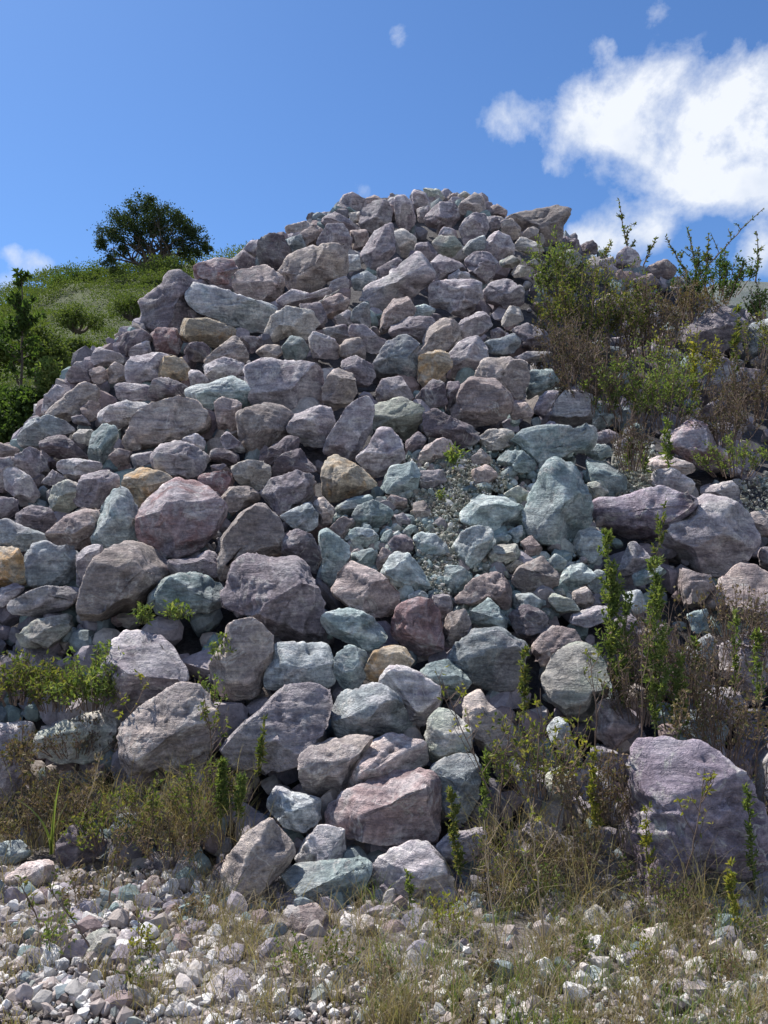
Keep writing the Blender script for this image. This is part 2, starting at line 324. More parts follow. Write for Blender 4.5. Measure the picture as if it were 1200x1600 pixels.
# ------------------------------------------------------------------ the rocks: colour code | outline in photo pixels | label | short name for neighbours
ROCKS = """
M|528,325 538,308 550,304 568,312 570,328 550,335 530,335|crumbly mauve rock jutting at the left end of the flat summit|crumbly rock at the summit's left end
W|545,334 562,332 563,347 550,348
L|565,328 585,317 603,316 610,330 608,352 580,362 563,352|pale lilac boulder with lit top near the left end of the summit|pale lilac summit boulder
M|617,312 630,306 643,320 648,345 635,360 620,348
P|568,312 585,306 597,312 590,320 572,325
M|645,302 652,297 665,303 672,322 664,332 648,330
G|662,295 685,298 694,308 684,320 668,310|greenish rock that is the highest one on the skyline of the heap|greenish rock at the very top
M|665,338 688,318 710,320 718,340 700,358 668,350
L|652,328 670,322 668,342 655,350
M|493,348 525,334 542,342 562,356 550,365 520,355
K|447,355 475,347 492,352 476,368 450,368|flat beige rock on the left skyline just below the summit|flat beige skyline rock
P|470,365 492,353 505,361 498,380 477,385
D|405,380 422,368 440,370 452,390 448,410 425,418 405,415
B|450,375 470,368 478,388 455,395
M|497,378 512,353 535,352 547,372 545,392 530,386 500,390
K|440,427 455,402 485,390 525,384 540,398 536,430 510,436 490,455 457,452|long rising boulder with a pale cracked top, high on the upper left|long pale-topped boulder
P|548,362 572,361 575,373 568,387 552,390|small square brown stone wedged between two mauve boulders near the summit|small square brown stone
M|565,397 585,365 612,352 616,392 600,412 580,420
W|612,366 630,361 648,372 648,390 632,400 618,390|small cream pitted rock below the middle of the summit|small cream pitted rock
B|537,400 560,400 563,420 540,425
M|650,382 670,381 682,395 672,407 652,398
L|565,452 605,432 650,398 668,400 677,435 640,465 600,485 577,480|long tilted slab with bright upper face, high in the centre of the heap|long tilted slab
M|590,420 620,405 630,415 615,432 592,435
B|547,435 572,425 588,435 570,452 555,452
M|520,440 540,432 547,450 530,460 512,458
M|435,470 460,453 485,460 520,442 508,465 475,475 442,477
P|503,472 530,460 545,470 535,488 517,497 507,490
M|467,478 500,475 510,495 505,510 487,515 482,492
W|411,535 427,497 447,482 483,487 497,505 478,528 450,525 415,538|cream arched boulder overhanging a small blue rock, upper left centre|cream arched boulder
B|550,490 562,472 575,478 578,510 560,512 548,505
L|522,497 547,483 550,505 532,510
P|595,517 600,490 615,470 637,467 648,487 630,505 610,510 602,525|round pinkish brown boulder right under the long tilted slab|round pinkish boulder
T|648,480 665,477 680,485 665,497 650,495
M|602,530 615,510 640,497 672,497 680,512 660,535 632,528
D|503,515 540,507 542,525 517,528
M|545,522 550,510 570,510 590,527 605,533 590,550 575,548 560,533
T|441,545 455,527 472,530 481,545 475,560 447,560|small rounded slate blue rock under the cream arched boulder|small slate blue rock
K|400,550 415,540 435,540 440,552 420,567
L|484,530 492,521 520,530 530,542 527,560 490,557
K|532,542 547,526 562,530 572,550 570,562 532,558
G|715,305 727,300 735,306 718,315
P|700,307 710,300 714,310 702,314
K|717,320 742,304 754,311 757,330 742,336 722,332|domed tan boulder on the skyline right of the summit|domed tan boulder
M|717,362 727,345 742,335 757,340 762,357 750,377 725,380
P|765,325 777,320 792,330 790,339 770,336
M|757,340 775,339 782,352 770,362 762,355
K|785,345 800,344 812,357 812,370 800,374 785,360
K|790,337 832,331 865,327 891,332 875,355 875,375 845,380 825,370 812,355|big flat-topped boulder overhanging at the upper right of the skyline|overhanging flat-topped boulder
W|807,380 817,371 845,385 847,397 825,396 810,390
G|677,380 687,370 710,372 721,385 707,400 690,399|mint green rock with a cream crust below the summit|mint green rock with cream crust
M|682,367 695,355 710,360 715,372 700,374
M|760,377 777,364 797,372 801,392 780,404 762,392
B|722,390 735,377 755,370 760,387 735,400
M|727,407 742,396 762,397 775,410 770,430 760,445 737,425
M|675,412 687,400 717,412 725,422 705,432 678,440
L|700,432 715,424 732,428 732,440 705,440
M|665,460 675,445 700,440 747,442 750,465 725,495 695,480 668,475|broad two-lobed boulder with a rusty top edge right of the long slab|two-lobed boulder
M|757,455 772,442 792,437 815,457 815,475 790,480 762,470
W|785,500 797,480 810,482 817,500 800,510 786,508|small upright white rock at the edge of the bushes, upper right|small upright white rock
M|800,515 825,507 850,520 862,540 845,547 815,542 810,525
L|717,505 742,485 760,492 767,510 750,525 722,530
K|655,550 670,515 692,500 712,505 717,525 700,547 680,550 657,560
D|767,517 780,512 790,520 785,528 770,528
B|757,530 780,530 802,522 812,537 800,552 767,552
L|702,555 720,535 745,527 757,542 762,560 745,580 712,590
O|655,592 657,557 690,547 702,555 705,572 682,592 665,602|ochre-faced rock in the middle of the heap, yellow to rust|ochre-faced rock
L|800,560 825,550 860,552 862,562 825,567
G|782,408 800,400 812,410 802,418 785,416
W|800,425 812,415 828,422 820,432 804,432
G|822,412 838,404 852,412 840,420
G|862,415 875,392 900,395 910,410 880,427 865,427|grey-green boulder among weeds just right of the overhanging boulder|grey-green boulder among weeds
D|872,380 885,372 900,377 895,390 875,387
D|910,382 925,377 932,385 932,397 910,400
M|963,400 980,387 1000,403 997,420 967,427|peaked mauve rock on the right skyline behind a dark weed spike|peaked mauve skyline rock
M|933,407 957,403 963,417 940,423
P|1013,417 1040,408 1055,423 1047,440 1020,437
P|990,437 1017,430 1030,447 1007,460
M|1050,445 1080,450 1095,460 1060,470
O|935,470 950,460 965,468 960,480 940,480
M|980,497 1013,487 1033,497 1007,510
W|835,430 850,425 862,435 855,445 838,443
W|868,432 885,428 890,440 872,445
M|905,425 925,418 935,432 915,440
M|1073,527 1077,510 1100,497 1120,477 1160,507 1157,533 1120,550 1083,553|large craggy grey boulder on the overgrown slope, far upper right|craggy upper right boulder
B|1165,530 1175,508 1210,500 1215,555 1170,560|pale blue-grey boulder cut by the right edge, upper part|blue-grey boulder at the right edge
K|1175,562 1195,552 1215,555 1215,570 1180,570
B|1030,550 1057,547 1057,580 1033,577
D|1093,580 1105,567 1140,560 1153,600 1143,627 1100,627|large dark grey boulder half hidden by purple-brown brush on the right|dark boulder behind the brush
M|1090,640 1120,627 1150,633 1133,650 1100,660
M|1150,575 1185,580 1205,600 1190,620 1160,615
M|222,475 255,447 260,432 285,427 305,440 298,462 300,490 282,505 280,515 232,518 222,507 227,490|tallest boulder on the left shoulder, standing against the green hill|tall left-shoulder boulder
R|297,435 307,417 340,405 362,404 367,422 360,442 337,447 310,437|domed reddish mauve boulder on the left skyline beside the tall shoulder boulder|domed reddish skyline boulder
D|365,407 380,392 397,405 397,420 367,427
M|380,392 392,378 408,376 412,388 398,400
P|367,445 375,427 415,417 437,430 452,452 432,467 390,465 372,457|low rounded pinkish boulder with swirled top on the upper left|swirl-topped pinkish boulder
B|297,472 305,450 340,452 380,465 425,475 440,485 420,512 385,515 350,502 312,487|very long low blue-grey boulder lying across the upper left|long low blue-grey boulder
M|285,485 310,487 325,500 298,508
O|286,530 292,502 325,500 362,510 367,527 342,540 310,537|tan and ochre boulder right below the long low blue-grey one|tan and ochre boulder
R|232,530 247,515 277,514 282,535 277,550 245,547
D|187,545 197,523 220,515 235,528 225,545 200,558
L|205,545 230,532 235,552 220,558 203,556
D|290,550 300,537 320,537 332,550 320,565 297,562
K|315,570 340,547 365,527 375,532 385,555 380,575 355,560 330,570
D|375,527 407,527 410,540 392,552
L|320,572 350,560 380,567 380,580 340,600 330,602
T|297,620 300,605 330,602 360,590 395,605 400,620 385,637 350,630 325,645 307,632|dark teal boulder in shadow, left of centre in the upper heap|dark teal upper boulder
M|295,580 310,580 327,595 320,605 300,605
M|200,572 207,562 245,552 262,557 250,592 215,600 202,597
O|247,590 257,560 282,560 295,577 290,592 260,592
M|387,572 425,565 450,567 495,572 502,600 502,625 462,642 440,630 400,632 392,605|broad blocky mauve boulder with a pink patch, left of centre|broad blocky mauve boulder
D|232,597 262,592 295,605 300,620 262,627 235,625
M|183,602 200,600 230,602 233,622 200,628 185,622
K|212,655 235,635 275,622 300,627 322,650 325,667 300,682 262,692 222,702 212,680|big rounded boulder with pale rim around a scooped grey face, left|scooped pale-rimmed boulder
P|335,627 345,622 375,630 375,660 360,677 342,670|small upright brown rock tucked below the dark teal upper boulder|small upright brown rock
K|372,647 415,632 440,637 455,647 452,672 425,695 395,710 380,695|big beige boulder with pale edge pointing down, left of centre|beige downward-pointing boulder
L|452,670 462,650 500,635 517,642 520,660 505,695 480,695 462,685
L|240,715 250,700 280,690 307,700 330,715 330,727 300,745 262,745 242,732|smooth oval pale boulder just above the big red-stained one|smooth oval boulder
L|285,687 307,677 320,690 317,705 300,697
D|325,702 350,702 377,712 367,725 335,720
D|345,687 355,675 375,692 385,707 355,705
D|397,720 450,680 465,685 462,705 425,727
D|422,735 440,712 470,702 480,720 497,735 462,740 425,750
W|359,732 377,721 407,722 422,730 420,750 402,767 375,755|angular near-white rock left of the middle, above a speckled grey boulder|angular near-white rock
M|405,770 425,750 462,737 487,745 492,770 475,792 435,805 420,785|rounded speckled grey-mauve boulder left of the tan and rust boulder|rounded speckled grey boulder
R|307,745 350,735 365,745 362,760 347,777 320,762
M|330,728 350,725 360,735 333,738
K|347,777 360,762 385,760 405,770 410,780 375,795 360,802
R|217,815 222,795 242,772 275,747 312,755 340,777 352,790 337,830 310,855 275,870 245,867 222,842|large round red-stained boulder on the left, speckled maroon and blue|large red-stained boulder
O|193,765 195,745 220,732 250,737 268,747 242,770 220,792 205,782|yellow ochre rock at the upper left shoulder of the large red-stained boulder|yellow ochre rock
T|145,845 160,792 177,765 195,762 212,790 217,835 200,852 160,857|dark teal wedge-shaped boulder left of the large red-stained one|dark teal wedge
B|437,807 482,785 497,800 495,825 470,832
K|344,842 360,817 387,795 410,790 430,805 440,827 440,865 410,870 375,867 355,915 347,905|tall hollowed boulder with cream left edge, behind the central lilac block|hollowed cream-edged boulder
D|440,842 462,827 487,837 502,870 492,897 475,887 462,870 442,865
M|352,930 362,905 360,885 385,865 430,872 465,870 485,900 502,945 500,992 475,1005 437,1002 410,980 390,960 357,950|largest mauve block in the middle left, rough face with a pink corner|largest middle mauve block
M|262,875 305,872 332,855 342,865 345,905 320,900 272,902
T|235,932 250,910 280,897 310,895 345,917 352,942 325,955 297,960 262,962 240,950|smooth pale green boulder with a leafy sprig at its left end|smooth pale green boulder
K|135,920 150,875 175,855 212,847 240,857 265,890 263,905 232,935 212,955 155,965 125,955|big streaked grey-tan boulder above the leafy green bush on the left|streaked grey-tan boulder
B|42,867 62,842 87,855 107,852 125,872 107,910 82,917 50,915|blue-grey boulder with pale swirls near the left edge|swirled blue-grey boulder
O|-10,857 27,857 37,885 45,915 15,920 -10,915|brown boulder with an orange top cut by the left edge|orange-topped boulder
L|11,952 32,932 67,916 135,921 115,940 105,952 60,960 32,959|long flat pale slab near the left edge above the weeds|long flat pale slab
M|-10,925 20,912 40,920 15,940 5,948 -10,948
M|120,870 135,855 150,850 160,857 142,895 135,917 122,915
G|30,992 55,970 105,960 115,985 80,1010 40,1010
P|73,837 100,810 125,795 150,797 155,812 145,845 120,860 100,855|smooth brown boulder with slanting top left of the dark teal wedge|slant-topped brown boulder
M|27,805 50,790 77,795 85,812 72,832 50,825 30,820
G|79,780 85,760 105,750 120,757 120,790 107,800 82,797|mossy yellow-green rock on the far left|mossy yellow-green rock
M|120,767 130,745 162,735 190,745 185,760 160,792 140,792 120,790
B|-5,815 12,812 45,827 70,837 72,855 25,862 -5,855
L|7,735 20,730 45,745 60,770 52,785 27,777 12,765
M|-10,775 25,780 27,800 10,812 -10,812
L|66,755 82,735 100,745 87,760
M|25,715 47,699 72,710 70,730 52,745 27,732
D|-10,720 15,715 25,718 15,732 10,767 -10,767
L|92,722 120,717 155,722 155,732 130,745 117,750 95,737
T|140,707 145,680 160,665 180,667 182,682 170,710 160,722 142,717|small upright pale teal rock on the upper left flank|small upright teal rock
W|114,682 125,672 147,672 140,695 120,690
D|65,695 80,680 100,682 117,695 137,715 107,720 72,710
B|30,692 47,660 72,650 110,662 112,675 82,680 62,702 32,700|low blue-grey boulder on the left skyline beside the dark bushes|low blue-grey skyline boulder
K|75,650 105,617 127,599 150,605 150,625 130,642 110,657 82,655|brownish boulder with layered top on the left skyline|layered brownish skyline boulder
M|67,647 72,620 87,602 100,610 95,625 77,647
P|127,640 142,625 155,632 155,650 140,660
L|152,655 170,637 197,627 230,630 225,650 200,660 185,670 160,660
M|107,585 120,567 140,565 147,580 140,597 112,602
L|137,560 150,543 187,553 193,567 147,573|pale lilac rock forming a step of the left skyline|pale step rock of the left skyline
P|140,580 160,573 170,590 150,603
K|168,580 180,567 197,573 197,590 173,600
K|192,690 205,665 215,660 220,700 200,705
P|170,715 185,700 205,705 200,725 180,730
D|205,712 237,705 242,720 212,732
D|112,652 130,648 142,665 117,662
P|-10,690 10,696 27,700 25,712 -10,715
K|505,607 522,577 550,587 555,612 545,630 520,640 507,627|upright pinkish beige boulder in the centre right of the blocky mauve one|upright pinkish beige boulder
M|532,567 555,557 580,570 585,587 575,602 555,592 537,577
B|585,572 605,537 635,527 650,540 650,585 637,592 615,588 590,590|two-toned boulder, cream left and pale blue right, beside the ochre-faced rock|two-toned cream and blue boulder
L|587,610 592,595 625,590 640,612 645,627 610,630 592,627
M|505,705 517,680 545,635 570,622 582,640 577,672 555,715 525,720|tall smooth grey boulder leaning right in the centre of the heap|tall leaning grey boulder
G|570,644 590,632 625,624 657,637 657,655 635,690 615,675 590,672|olive-grey boulder with a thin pale vein, in the centre|olive-grey veined boulder
D|650,622 675,595 692,600 697,630 670,642 657,632
D|697,600 722,597 715,622 707,647 697,640
P|707,647 715,610 735,592 775,597 797,620 797,642 770,660 740,664|big round pinkish knobbly boulder, right of centre|big knobbly pinkish boulder
K|745,587 757,562 795,562 820,567 825,590 810,622 795,620 780,600|warm beige block with a grey right face behind the knobbly pinkish boulder|beige block with grey side
T|825,600 830,580 860,580 872,600 840,615 825,622
M|835,640 845,620 860,607 872,615 860,635 850,652
L|860,650 870,630 885,612 915,615 930,627 932,655 920,660 892,665 862,660|pale layered boulder above the wide teal one beside the bushes|pale layered boulder
T|925,640 940,630 965,650 950,665 925,672
T|840,610 860,605 885,606 872,615 845,620
P|797,632 822,630 832,645 830,652 800,655
W|746,685 765,672 787,672 802,675 798,692 785,705 765,705|angular cream-white rock at the top of the gravel chute|cream-white rock atop the gravel
T|800,685 822,667 850,667 872,665 895,672 925,665 925,692 910,710 890,705 860,725 842,747 825,715 815,697|wide pale teal jagged boulder behind the tall upright pale one|wide pale teal boulder
T|777,720 790,705 815,705 837,722 832,742 805,735
B|820,800 830,770 845,745 865,710 885,710 905,740 915,765 924,790 920,815 905,840 890,860 865,865 840,855 828,835|tallest upright pale blue-green boulder, right of the gravel chute|tall upright pale boulder
T|915,717 945,722 975,745 975,770 950,777 925,755
G|918,755 940,750 950,770 930,780
B|912,707 922,695 950,697 955,712 935,720
M|922,680 950,672 970,682 955,692 930,692
M|965,690 985,680 980,705 962,705
D|660,650 685,640 710,657 735,665 750,687 745,705 725,700 700,685 667,680|long dark smooth boulder sloping down to the top of the gravel chute|long dark sloping boulder
S|650,720 665,697 690,685 707,692 707,705 682,717 662,730|flat salmon pink rock at the top left of the gravel chute|flat salmon pink rock
D|635,690 657,672 667,685 650,712 635,710
M|557,717 580,692 592,671 610,672 625,690 632,715 602,740 585,745|craggy lumpy mauve boulder in the exact middle of the heap|lumpy mauve centre boulder
O|505,735 515,715 525,712 555,725 590,757 555,772 522,785 505,770|tan and rust boulder in the middle, pointing right|tan and rust pointed boulder
B|597,760 610,730 645,722 655,740 650,765 635,777 600,767|pale blue block beside a pinkish grey one left of the gravel chute|pale blue block
L|650,762 655,737 690,735 697,752 675,762
K|737,715 752,702 767,717 762,730 740,730
P|737,735 760,727 777,742 767,760 742,757|small rounded orange-brown stone lying on the gravel|small orange-brown stone on gravel
G|787,770 807,757 825,770 820,790 800,787
X|706,731 716,725 727,730 722,737 709,736
T|721,765 735,758 747,763 740,770 726,771
T|521,792 555,777 582,772 580,785 552,800 535,807
T|551,807 560,790 585,782 615,800 605,815 587,827 560,817|bright teal boulder with a pale top below the tan and rust boulder|bright teal boulder
P|602,785 612,772 635,780 635,792 612,795
K|646,787 662,782 672,800 665,815 647,815
M|615,807 630,802 645,815 640,821 620,815
K|490,785 505,777 522,795 517,817 500,822
P|515,825 535,805 550,815 537,840 522,837
T|545,835 555,825 580,827 592,840 580,855 557,855
T|497,832 510,825 545,855 547,870 535,890 522,920 493,905 505,875|tall pale teal slab leaning left, right of the largest mauve block|tall pale teal slab
B|550,865 580,857 590,865 580,890 552,880
P|587,880 597,855 610,862 607,880 592,892
B|592,850 600,832 612,827 615,840 602,850
D|605,850 625,832 642,842 645,857 635,865 610,860
T|627,832 640,820 652,822 640,837
B|647,840 660,832 680,835 697,852 700,865 670,875 652,867
B|595,897 615,865 637,865 655,885 675,920 640,925 615,912|blue-grey peaked boulder below the gravel chute|peaked blue-grey boulder
P|517,925 530,900 547,877 580,890 600,902 617,925 625,937 610,962 582,962 550,950|wide purple-brown boulder in the lower middle|wide purple-brown boulder
T|502,965 525,955 547,949 582,965 605,997 580,1017 542,1002 512,990|pale mint wedge with a sunlit flat top, lower middle|pale mint wedge
R|612,977 620,950 640,935 672,937 687,960 692,1010 680,1032 642,1017 612,990|red-brown upright boulder in the lower middle|red-brown upright boulder
T|637,930 655,922 670,928 665,937 640,937
M|675,932 700,927 707,945 702,960 685,955
K|692,985 700,960 725,952 735,975 722,1000 702,1012 694,1005
T|695,887 712,880 732,895 737,907 720,925 697,925
P|710,937 742,905 775,894 795,910 800,940 792,960 767,937 730,952|pinkish slab with pale crest, right of the middle in the lower half|pale-crested pinkish slab
B|719,807 747,772 787,777 817,795 815,815 775,832 745,822 722,822|pale blue flat-faced boulder at the right side of the gravel chute|flat-faced pale blue boulder
B|707,857 720,835 745,822 770,827 767,857 740,890 712,872|faceted blue-grey boulder at the right foot of the gravel chute|faceted blue-grey boulder
T|770,840 787,832 800,840 790,850 772,850
B|792,832 815,820 820,840 805,850
G|762,865 772,852 810,850 812,872 790,890 772,887
P|815,847 830,837 847,857 840,867 822,867
K|797,912 812,887 847,871 872,900 870,912 845,930 820,925|cream boulder with a yellow-stained corner under the tall upright pale boulder|cream yellow-stained boulder
O|790,887 805,875 820,880 800,895
T|735,957 765,935 787,960 800,985 782,982 752,980 733,970|sharp-ridged bright teal rock under the pale-crested pinkish slab|sharp-ridged teal rock
B|800,930 830,927 850,940 835,957 805,952
D|797,960 820,945 840,952 855,965 850,987 827,1000 805,987
B|892,860 905,832 930,825 945,840 940,870 920,880
B|857,877 870,865 887,875 880,892 865,892
T|875,910 885,887 910,880 930,900 917,910 895,925
B|917,915 932,890 945,895 945,925 930,925
L|965,892 987,841 1022,877 995,892 975,900|small pointed triangular pale rock under the long purple boulder|pointed triangular rock
T|985,900 1025,880 1040,895 1017,910 992,917
V|921,787 937,777 970,777 1030,762 1080,782 1080,797 1050,825 1030,850 1000,842 950,830 927,805|long purple-maroon boulder lying flat between the two biggest boulders on the right|long purple boulder
L|1032,850 1060,807 1085,790 1095,777 1140,780 1165,807 1177,847 1160,872 1120,902 1095,895 1060,875|very large grey-lilac rounded boulder at middle right|very large grey-lilac boulder
L|1100,762 1140,752 1152,765 1150,782 1100,775
L|1017,755 1025,735 1050,732 1080,752 1083,775 1060,770 1030,765
S|1012,720 1040,710 1075,725 1085,735 1060,745 1025,735
R|1032,690 1055,665 1075,655 1100,665 1115,695 1137,712 1132,732 1092,730 1060,707|maroon boulder with a pale swirl on the right slope|maroon swirl boulder
M|1115,665 1135,660 1160,680 1150,690 1125,690
K|1160,810 1180,800 1210,797 1210,840 1185,835
M|1185,860 1210,850 1215,895 1190,885
P|1097,950 1125,915 1155,882 1180,885 1215,905 1215,960 1180,990 1150,990 1140,950|large pinkish brown boulder at the right edge below the very large one|pinkish right-edge boulder
P|1058,912 1065,890 1107,900 1115,915 1095,940 1072,950
K|895,925 917,917 930,937 915,952 897,945
L|895,960 945,942 955,965 920,980 890,975
G|855,940 865,927 895,937 905,955 870,957
B|975,930 1000,920 1010,950 985,965
T|1075,960 1105,952 1107,985 1085,990
M|1130,1010 1175,985 1205,990 1210,1060 1165,1080 1130,1050
B|1070,1015 1110,990 1120,1020 1100,1060 1070,1050
M|950,975 985,960 1010,985 995,1020 960,1015
D|1010,990 1040,975 1060,1000 1050,1035 1015,1030
M|1090,1080 1140,1075 1165,1100 1140,1130 1095,1120
M|155,1060 175,1020 180,1000 212,983 250,1000 270,1022 290,1055 280,1080 250,1090 230,1105 200,1120 175,1120 165,1090|large pinkish grey boulder in the lower left, upper of the two standing in the weeds|upper big weed-side boulder
K|187,1140 212,1110 250,1087 272,1073 305,1072 332,1105 332,1145 315,1195 290,1212 255,1190 205,1205 195,1170|large striped boulder in the lower left with white and purple faces|lower big striped boulder
G|48,1162 67,1142 107,1127 160,1111 175,1125 188,1140 175,1175 140,1190 90,1185|long grey-green boulder sunk in brown weeds at the lower left|weed-sunk grey-green boulder
K|330,1037 350,1005 360,975 395,971 422,995 425,1020 415,1060 400,1085 370,1090 345,1080|craggy layered beige boulder directly below the largest mauve block's left side|craggy layered beige boulder
B|417,1045 425,1010 435,1006 512,1008 520,1040 525,1060 515,1075 470,1072 417,1075|rectangular block with bright pale top under the largest middle mauve block|bright-topped rectangular block
L|345,1172 355,1147 407,1112 430,1082 470,1071 500,1072 515,1087 512,1120 492,1160 470,1187 435,1202 387,1197 355,1197|large smooth lilac boulder slanting up to the right, lower middle|large slanting lilac boulder
T|525,1025 545,1008 572,1020 575,1050 560,1072 535,1075 523,1050
O|566,1045 577,1020 612,1009 632,1012 645,1030 640,1047 610,1060 582,1067|rounded beige rock with an orange left end, lower middle|orange-ended beige rock
B|517,1080 550,1080 592,1068 620,1090 640,1120 650,1140 640,1155 590,1145 530,1152 520,1120|pale blue angular boulder right of the large slanting lilac one|pale blue angular boulder
L|586,1105 592,1067 607,1045 632,1042 655,1052 685,1075 687,1097 672,1127 655,1132 635,1122 600,1112|rough lilac boulder resting on the pale blue angular one|rough lilac boulder
T|655,1052 675,1037 700,1032 725,1050 735,1067 710,1092 690,1087
B|703,1030 720,1005 740,982 780,981 795,992 825,1007 815,1042 800,1077 775,1080 735,1065 715,1045|big pale blue-white boulder with shadowed hollows behind bare twigs|blue-white hollowed boulder
P|830,1012 842,993 862,978 895,985 912,1010 870,1035 845,1040
G|852,1060 865,1030 890,1008 912,1008 940,1030 950,1055 945,1085 925,1120 895,1125 860,1095|big rounded pale green boulder left of the tall green weeds|rounded pale green boulder
K|712,1100 725,1080 750,1077 762,1100 800,1130 803,1155 795,1180 775,1192 750,1167 725,1120
G|665,1150 672,1127 685,1110 707,1115 735,1140 735,1170 712,1182 675,1197|pale green boulder with yellowish face, lower middle right|yellowish pale green boulder
B|670,1205 687,1192 715,1180 742,1180 750,1200 745,1245 725,1280 700,1275 682,1220
K|470,1180 495,1162 550,1152 585,1155 560,1190 540,1230 530,1242 485,1237 472,1220|layered tan block between the slanting lilac and the pink-white boulders|layered tan block
S|538,1225 545,1190 570,1167 605,1149 640,1155 662,1162 667,1190 645,1207 600,1212 560,1235|pink and white boulder sitting on the reddish base block|pink and white boulder
Q|495,1285 515,1265 530,1245 575,1225 610,1210 675,1208 687,1225 685,1275 675,1310 640,1315 580,1310 520,1298|wide reddish pink block at the foot of the heap, under the pink-white boulder|wide reddish base block
B|416,1228 440,1232 460,1240 500,1250 498,1280 475,1298 445,1290 420,1262
L|460,1346 475,1314 498,1292 536,1297 542,1337 504,1349|pale tooth-shaped rock above the dark teal base boulder|pale tooth-shaped rock
T|440,1367 463,1352 574,1343 580,1367 554,1402 533,1425 487,1420 460,1410|dark teal boulder at the very foot of the heap|dark teal base boulder
K|350,1350 380,1315 420,1285 440,1308 460,1337 440,1361 411,1390 370,1420 345,1425|speckled yellowish boulder leaning at the foot, left of the dark teal one|speckled yellowish foot boulder
L|579,1381 582,1358 608,1335 643,1320 667,1323 690,1343 702,1372 707,1396 678,1413 626,1419 585,1410|pale lilac-white boulder with dark underside at the foot, centre|pale foot boulder with dark underside
M|681,1323 702,1305 754,1294 760,1317 737,1340 707,1355
M|818,1300 833,1282 877,1305 880,1329 842,1346 821,1337
V|968,1290 985,1230 1005,1170 1040,1165 1063,1155 1110,1175 1145,1205 1180,1250 1188,1290 1180,1370 1150,1400 1085,1415 1010,1390 975,1340|biggest boulder of all, veined purple, bottom right behind weeds|biggest veined purple boulder
M|880,1350 895,1325 967,1350 972,1372 960,1388 920,1378
P|925,1125 942,1095 967,1095 992,1122 995,1140 962,1165 932,1155
B|855,1140 870,1120 890,1130 890,1170 865,1165
L|920,1180 930,1165 965,1175 960,1195
G|850,1215 875,1200 900,1215 890,1245 860,1250
M|-10,1135 45,1135 50,1150 37,1225 15,1250 -10,1260
D|90,1317 114,1291 137,1297 163,1317 140,1352 111,1361 93,1337
B|172,1297 187,1273 227,1267 248,1294 204,1308
T|-10,1317 29,1317 47,1340 0,1361 -10,1360
S|12,1367 44,1348 79,1349 82,1378 52,1396 17,1387|pale pinkish rock at the lower left edge above the white stones|pale pinkish lower left rock
K|96,1367 125,1361 152,1381 140,1402 105,1396
D|227,1346 242,1332 274,1346 262,1367 233,1367
P|216,1390 239,1367 260,1381 251,1402 222,1405
L|265,1375 280,1346 306,1352 309,1375 286,1390
M|322,1400 330,1370 344,1352 373,1361 364,1390 345,1410
G|117,1489 140,1463 163,1454 178,1477 175,1501 146,1515 128,1504|pale green rock lying among white stones, lower left|pale green rock among white stones
M|175,1469 192,1454 225,1460 230,1480 187,1492
P|446,1448 463,1422 492,1416 522,1448 516,1472 481,1480 449,1469|pinkish ribbed stone right below the dark teal base boulder|pinkish ribbed stone
X|530,1445 539,1428 562,1437 570,1470 556,1483
K|555,1445 570,1428 583,1440 585,1475 565,1485
K|574,1425 615,1416 641,1437 644,1460 609,1440
W|583,1466 600,1448 618,1454 618,1475 592,1478
W|592,1507 592,1483 609,1475 627,1495 615,1512
X|455,1571 457,1550 478,1539 491,1553 475,1574|bright white stone near the bottom edge, left of centre|bright white bottom stone
M|390,1565 396,1539 422,1536 425,1556 408,1568
L|475,1530 481,1483 498,1507 501,1533 490,1539
X|507,1533 516,1510 527,1510 533,1533 522,1539
X|527,1505 530,1492 552,1490 555,1508 537,1512
W|646,1480 675,1472 710,1489 713,1501 690,1510 667,1498|cream slab-like stone in the bottom centre|cream slab-like stone
X|614,1518 637,1489 658,1498 667,1524 637,1527
X|675,1550 690,1527 707,1530 710,1556 693,1574
X|716,1518 731,1504 751,1510 745,1527 725,1527
X|806,1590 812,1568 842,1577 852,1605 812,1605
P|775,1577 798,1548 827,1550 830,1568 798,1580|small pinkish red stone at the bottom, right of centre|pinkish red bottom stone
W|907,1451 914,1431 932,1416 949,1431 958,1448 952,1463 929,1472|egg-shaped white stone standing in the grass at the bottom right|egg-shaped white stone
W|865,1454 879,1437 900,1448 894,1469 870,1478
X|923,1492 943,1475 958,1478 972,1492 952,1498
X|972,1422 1002,1406 1037,1422 1025,1437 996,1428
W|1016,1463 1025,1448 1045,1443 1060,1460 1048,1477 1028,1475
L|1031,1492 1054,1489 1089,1507 1083,1521 1042,1518|long pale stone in the grass below the biggest veined boulder|long pale grass stone
T|905,1524 926,1512 952,1521 955,1550 908,1550
X|938,1565 960,1552 972,1562 950,1582
X|0,1512 14,1498 32,1501 35,1521 12,1524
X|-4,1485 8,1472 24,1480 18,1495 0,1497
X|10,1455 24,1443 38,1452 30,1465 14,1466
W|47,1525 58,1507 70,1518 62,1533
W|22,1540 38,1528 48,1540 34,1552
K|0,1572 18,1562 24,1580 8,1592
X|96,1452 111,1443 117,1457 104,1463
X|229,1468 239,1454 251,1460 242,1470
X|257,1460 277,1451 289,1463 271,1478|white-topped stone with a dark underside, lower left of the foot|white-topped dark-bellied stone
W|257,1503 263,1480 280,1501 270,1508
X|286,1501 283,1483 303,1495 298,1508
X|275,1405 295,1396 298,1410 280,1416
W|300,1400 312,1388 322,1400 310,1412
W|133,1432 150,1420 160,1436 146,1445
K|205,1425 222,1415 238,1424 228,1436 210,1436
L|165,1425 180,1412 196,1424 184,1440
X|60,1478 76,1466 88,1480 74,1494
W|88,1500 100,1490 110,1502 98,1512
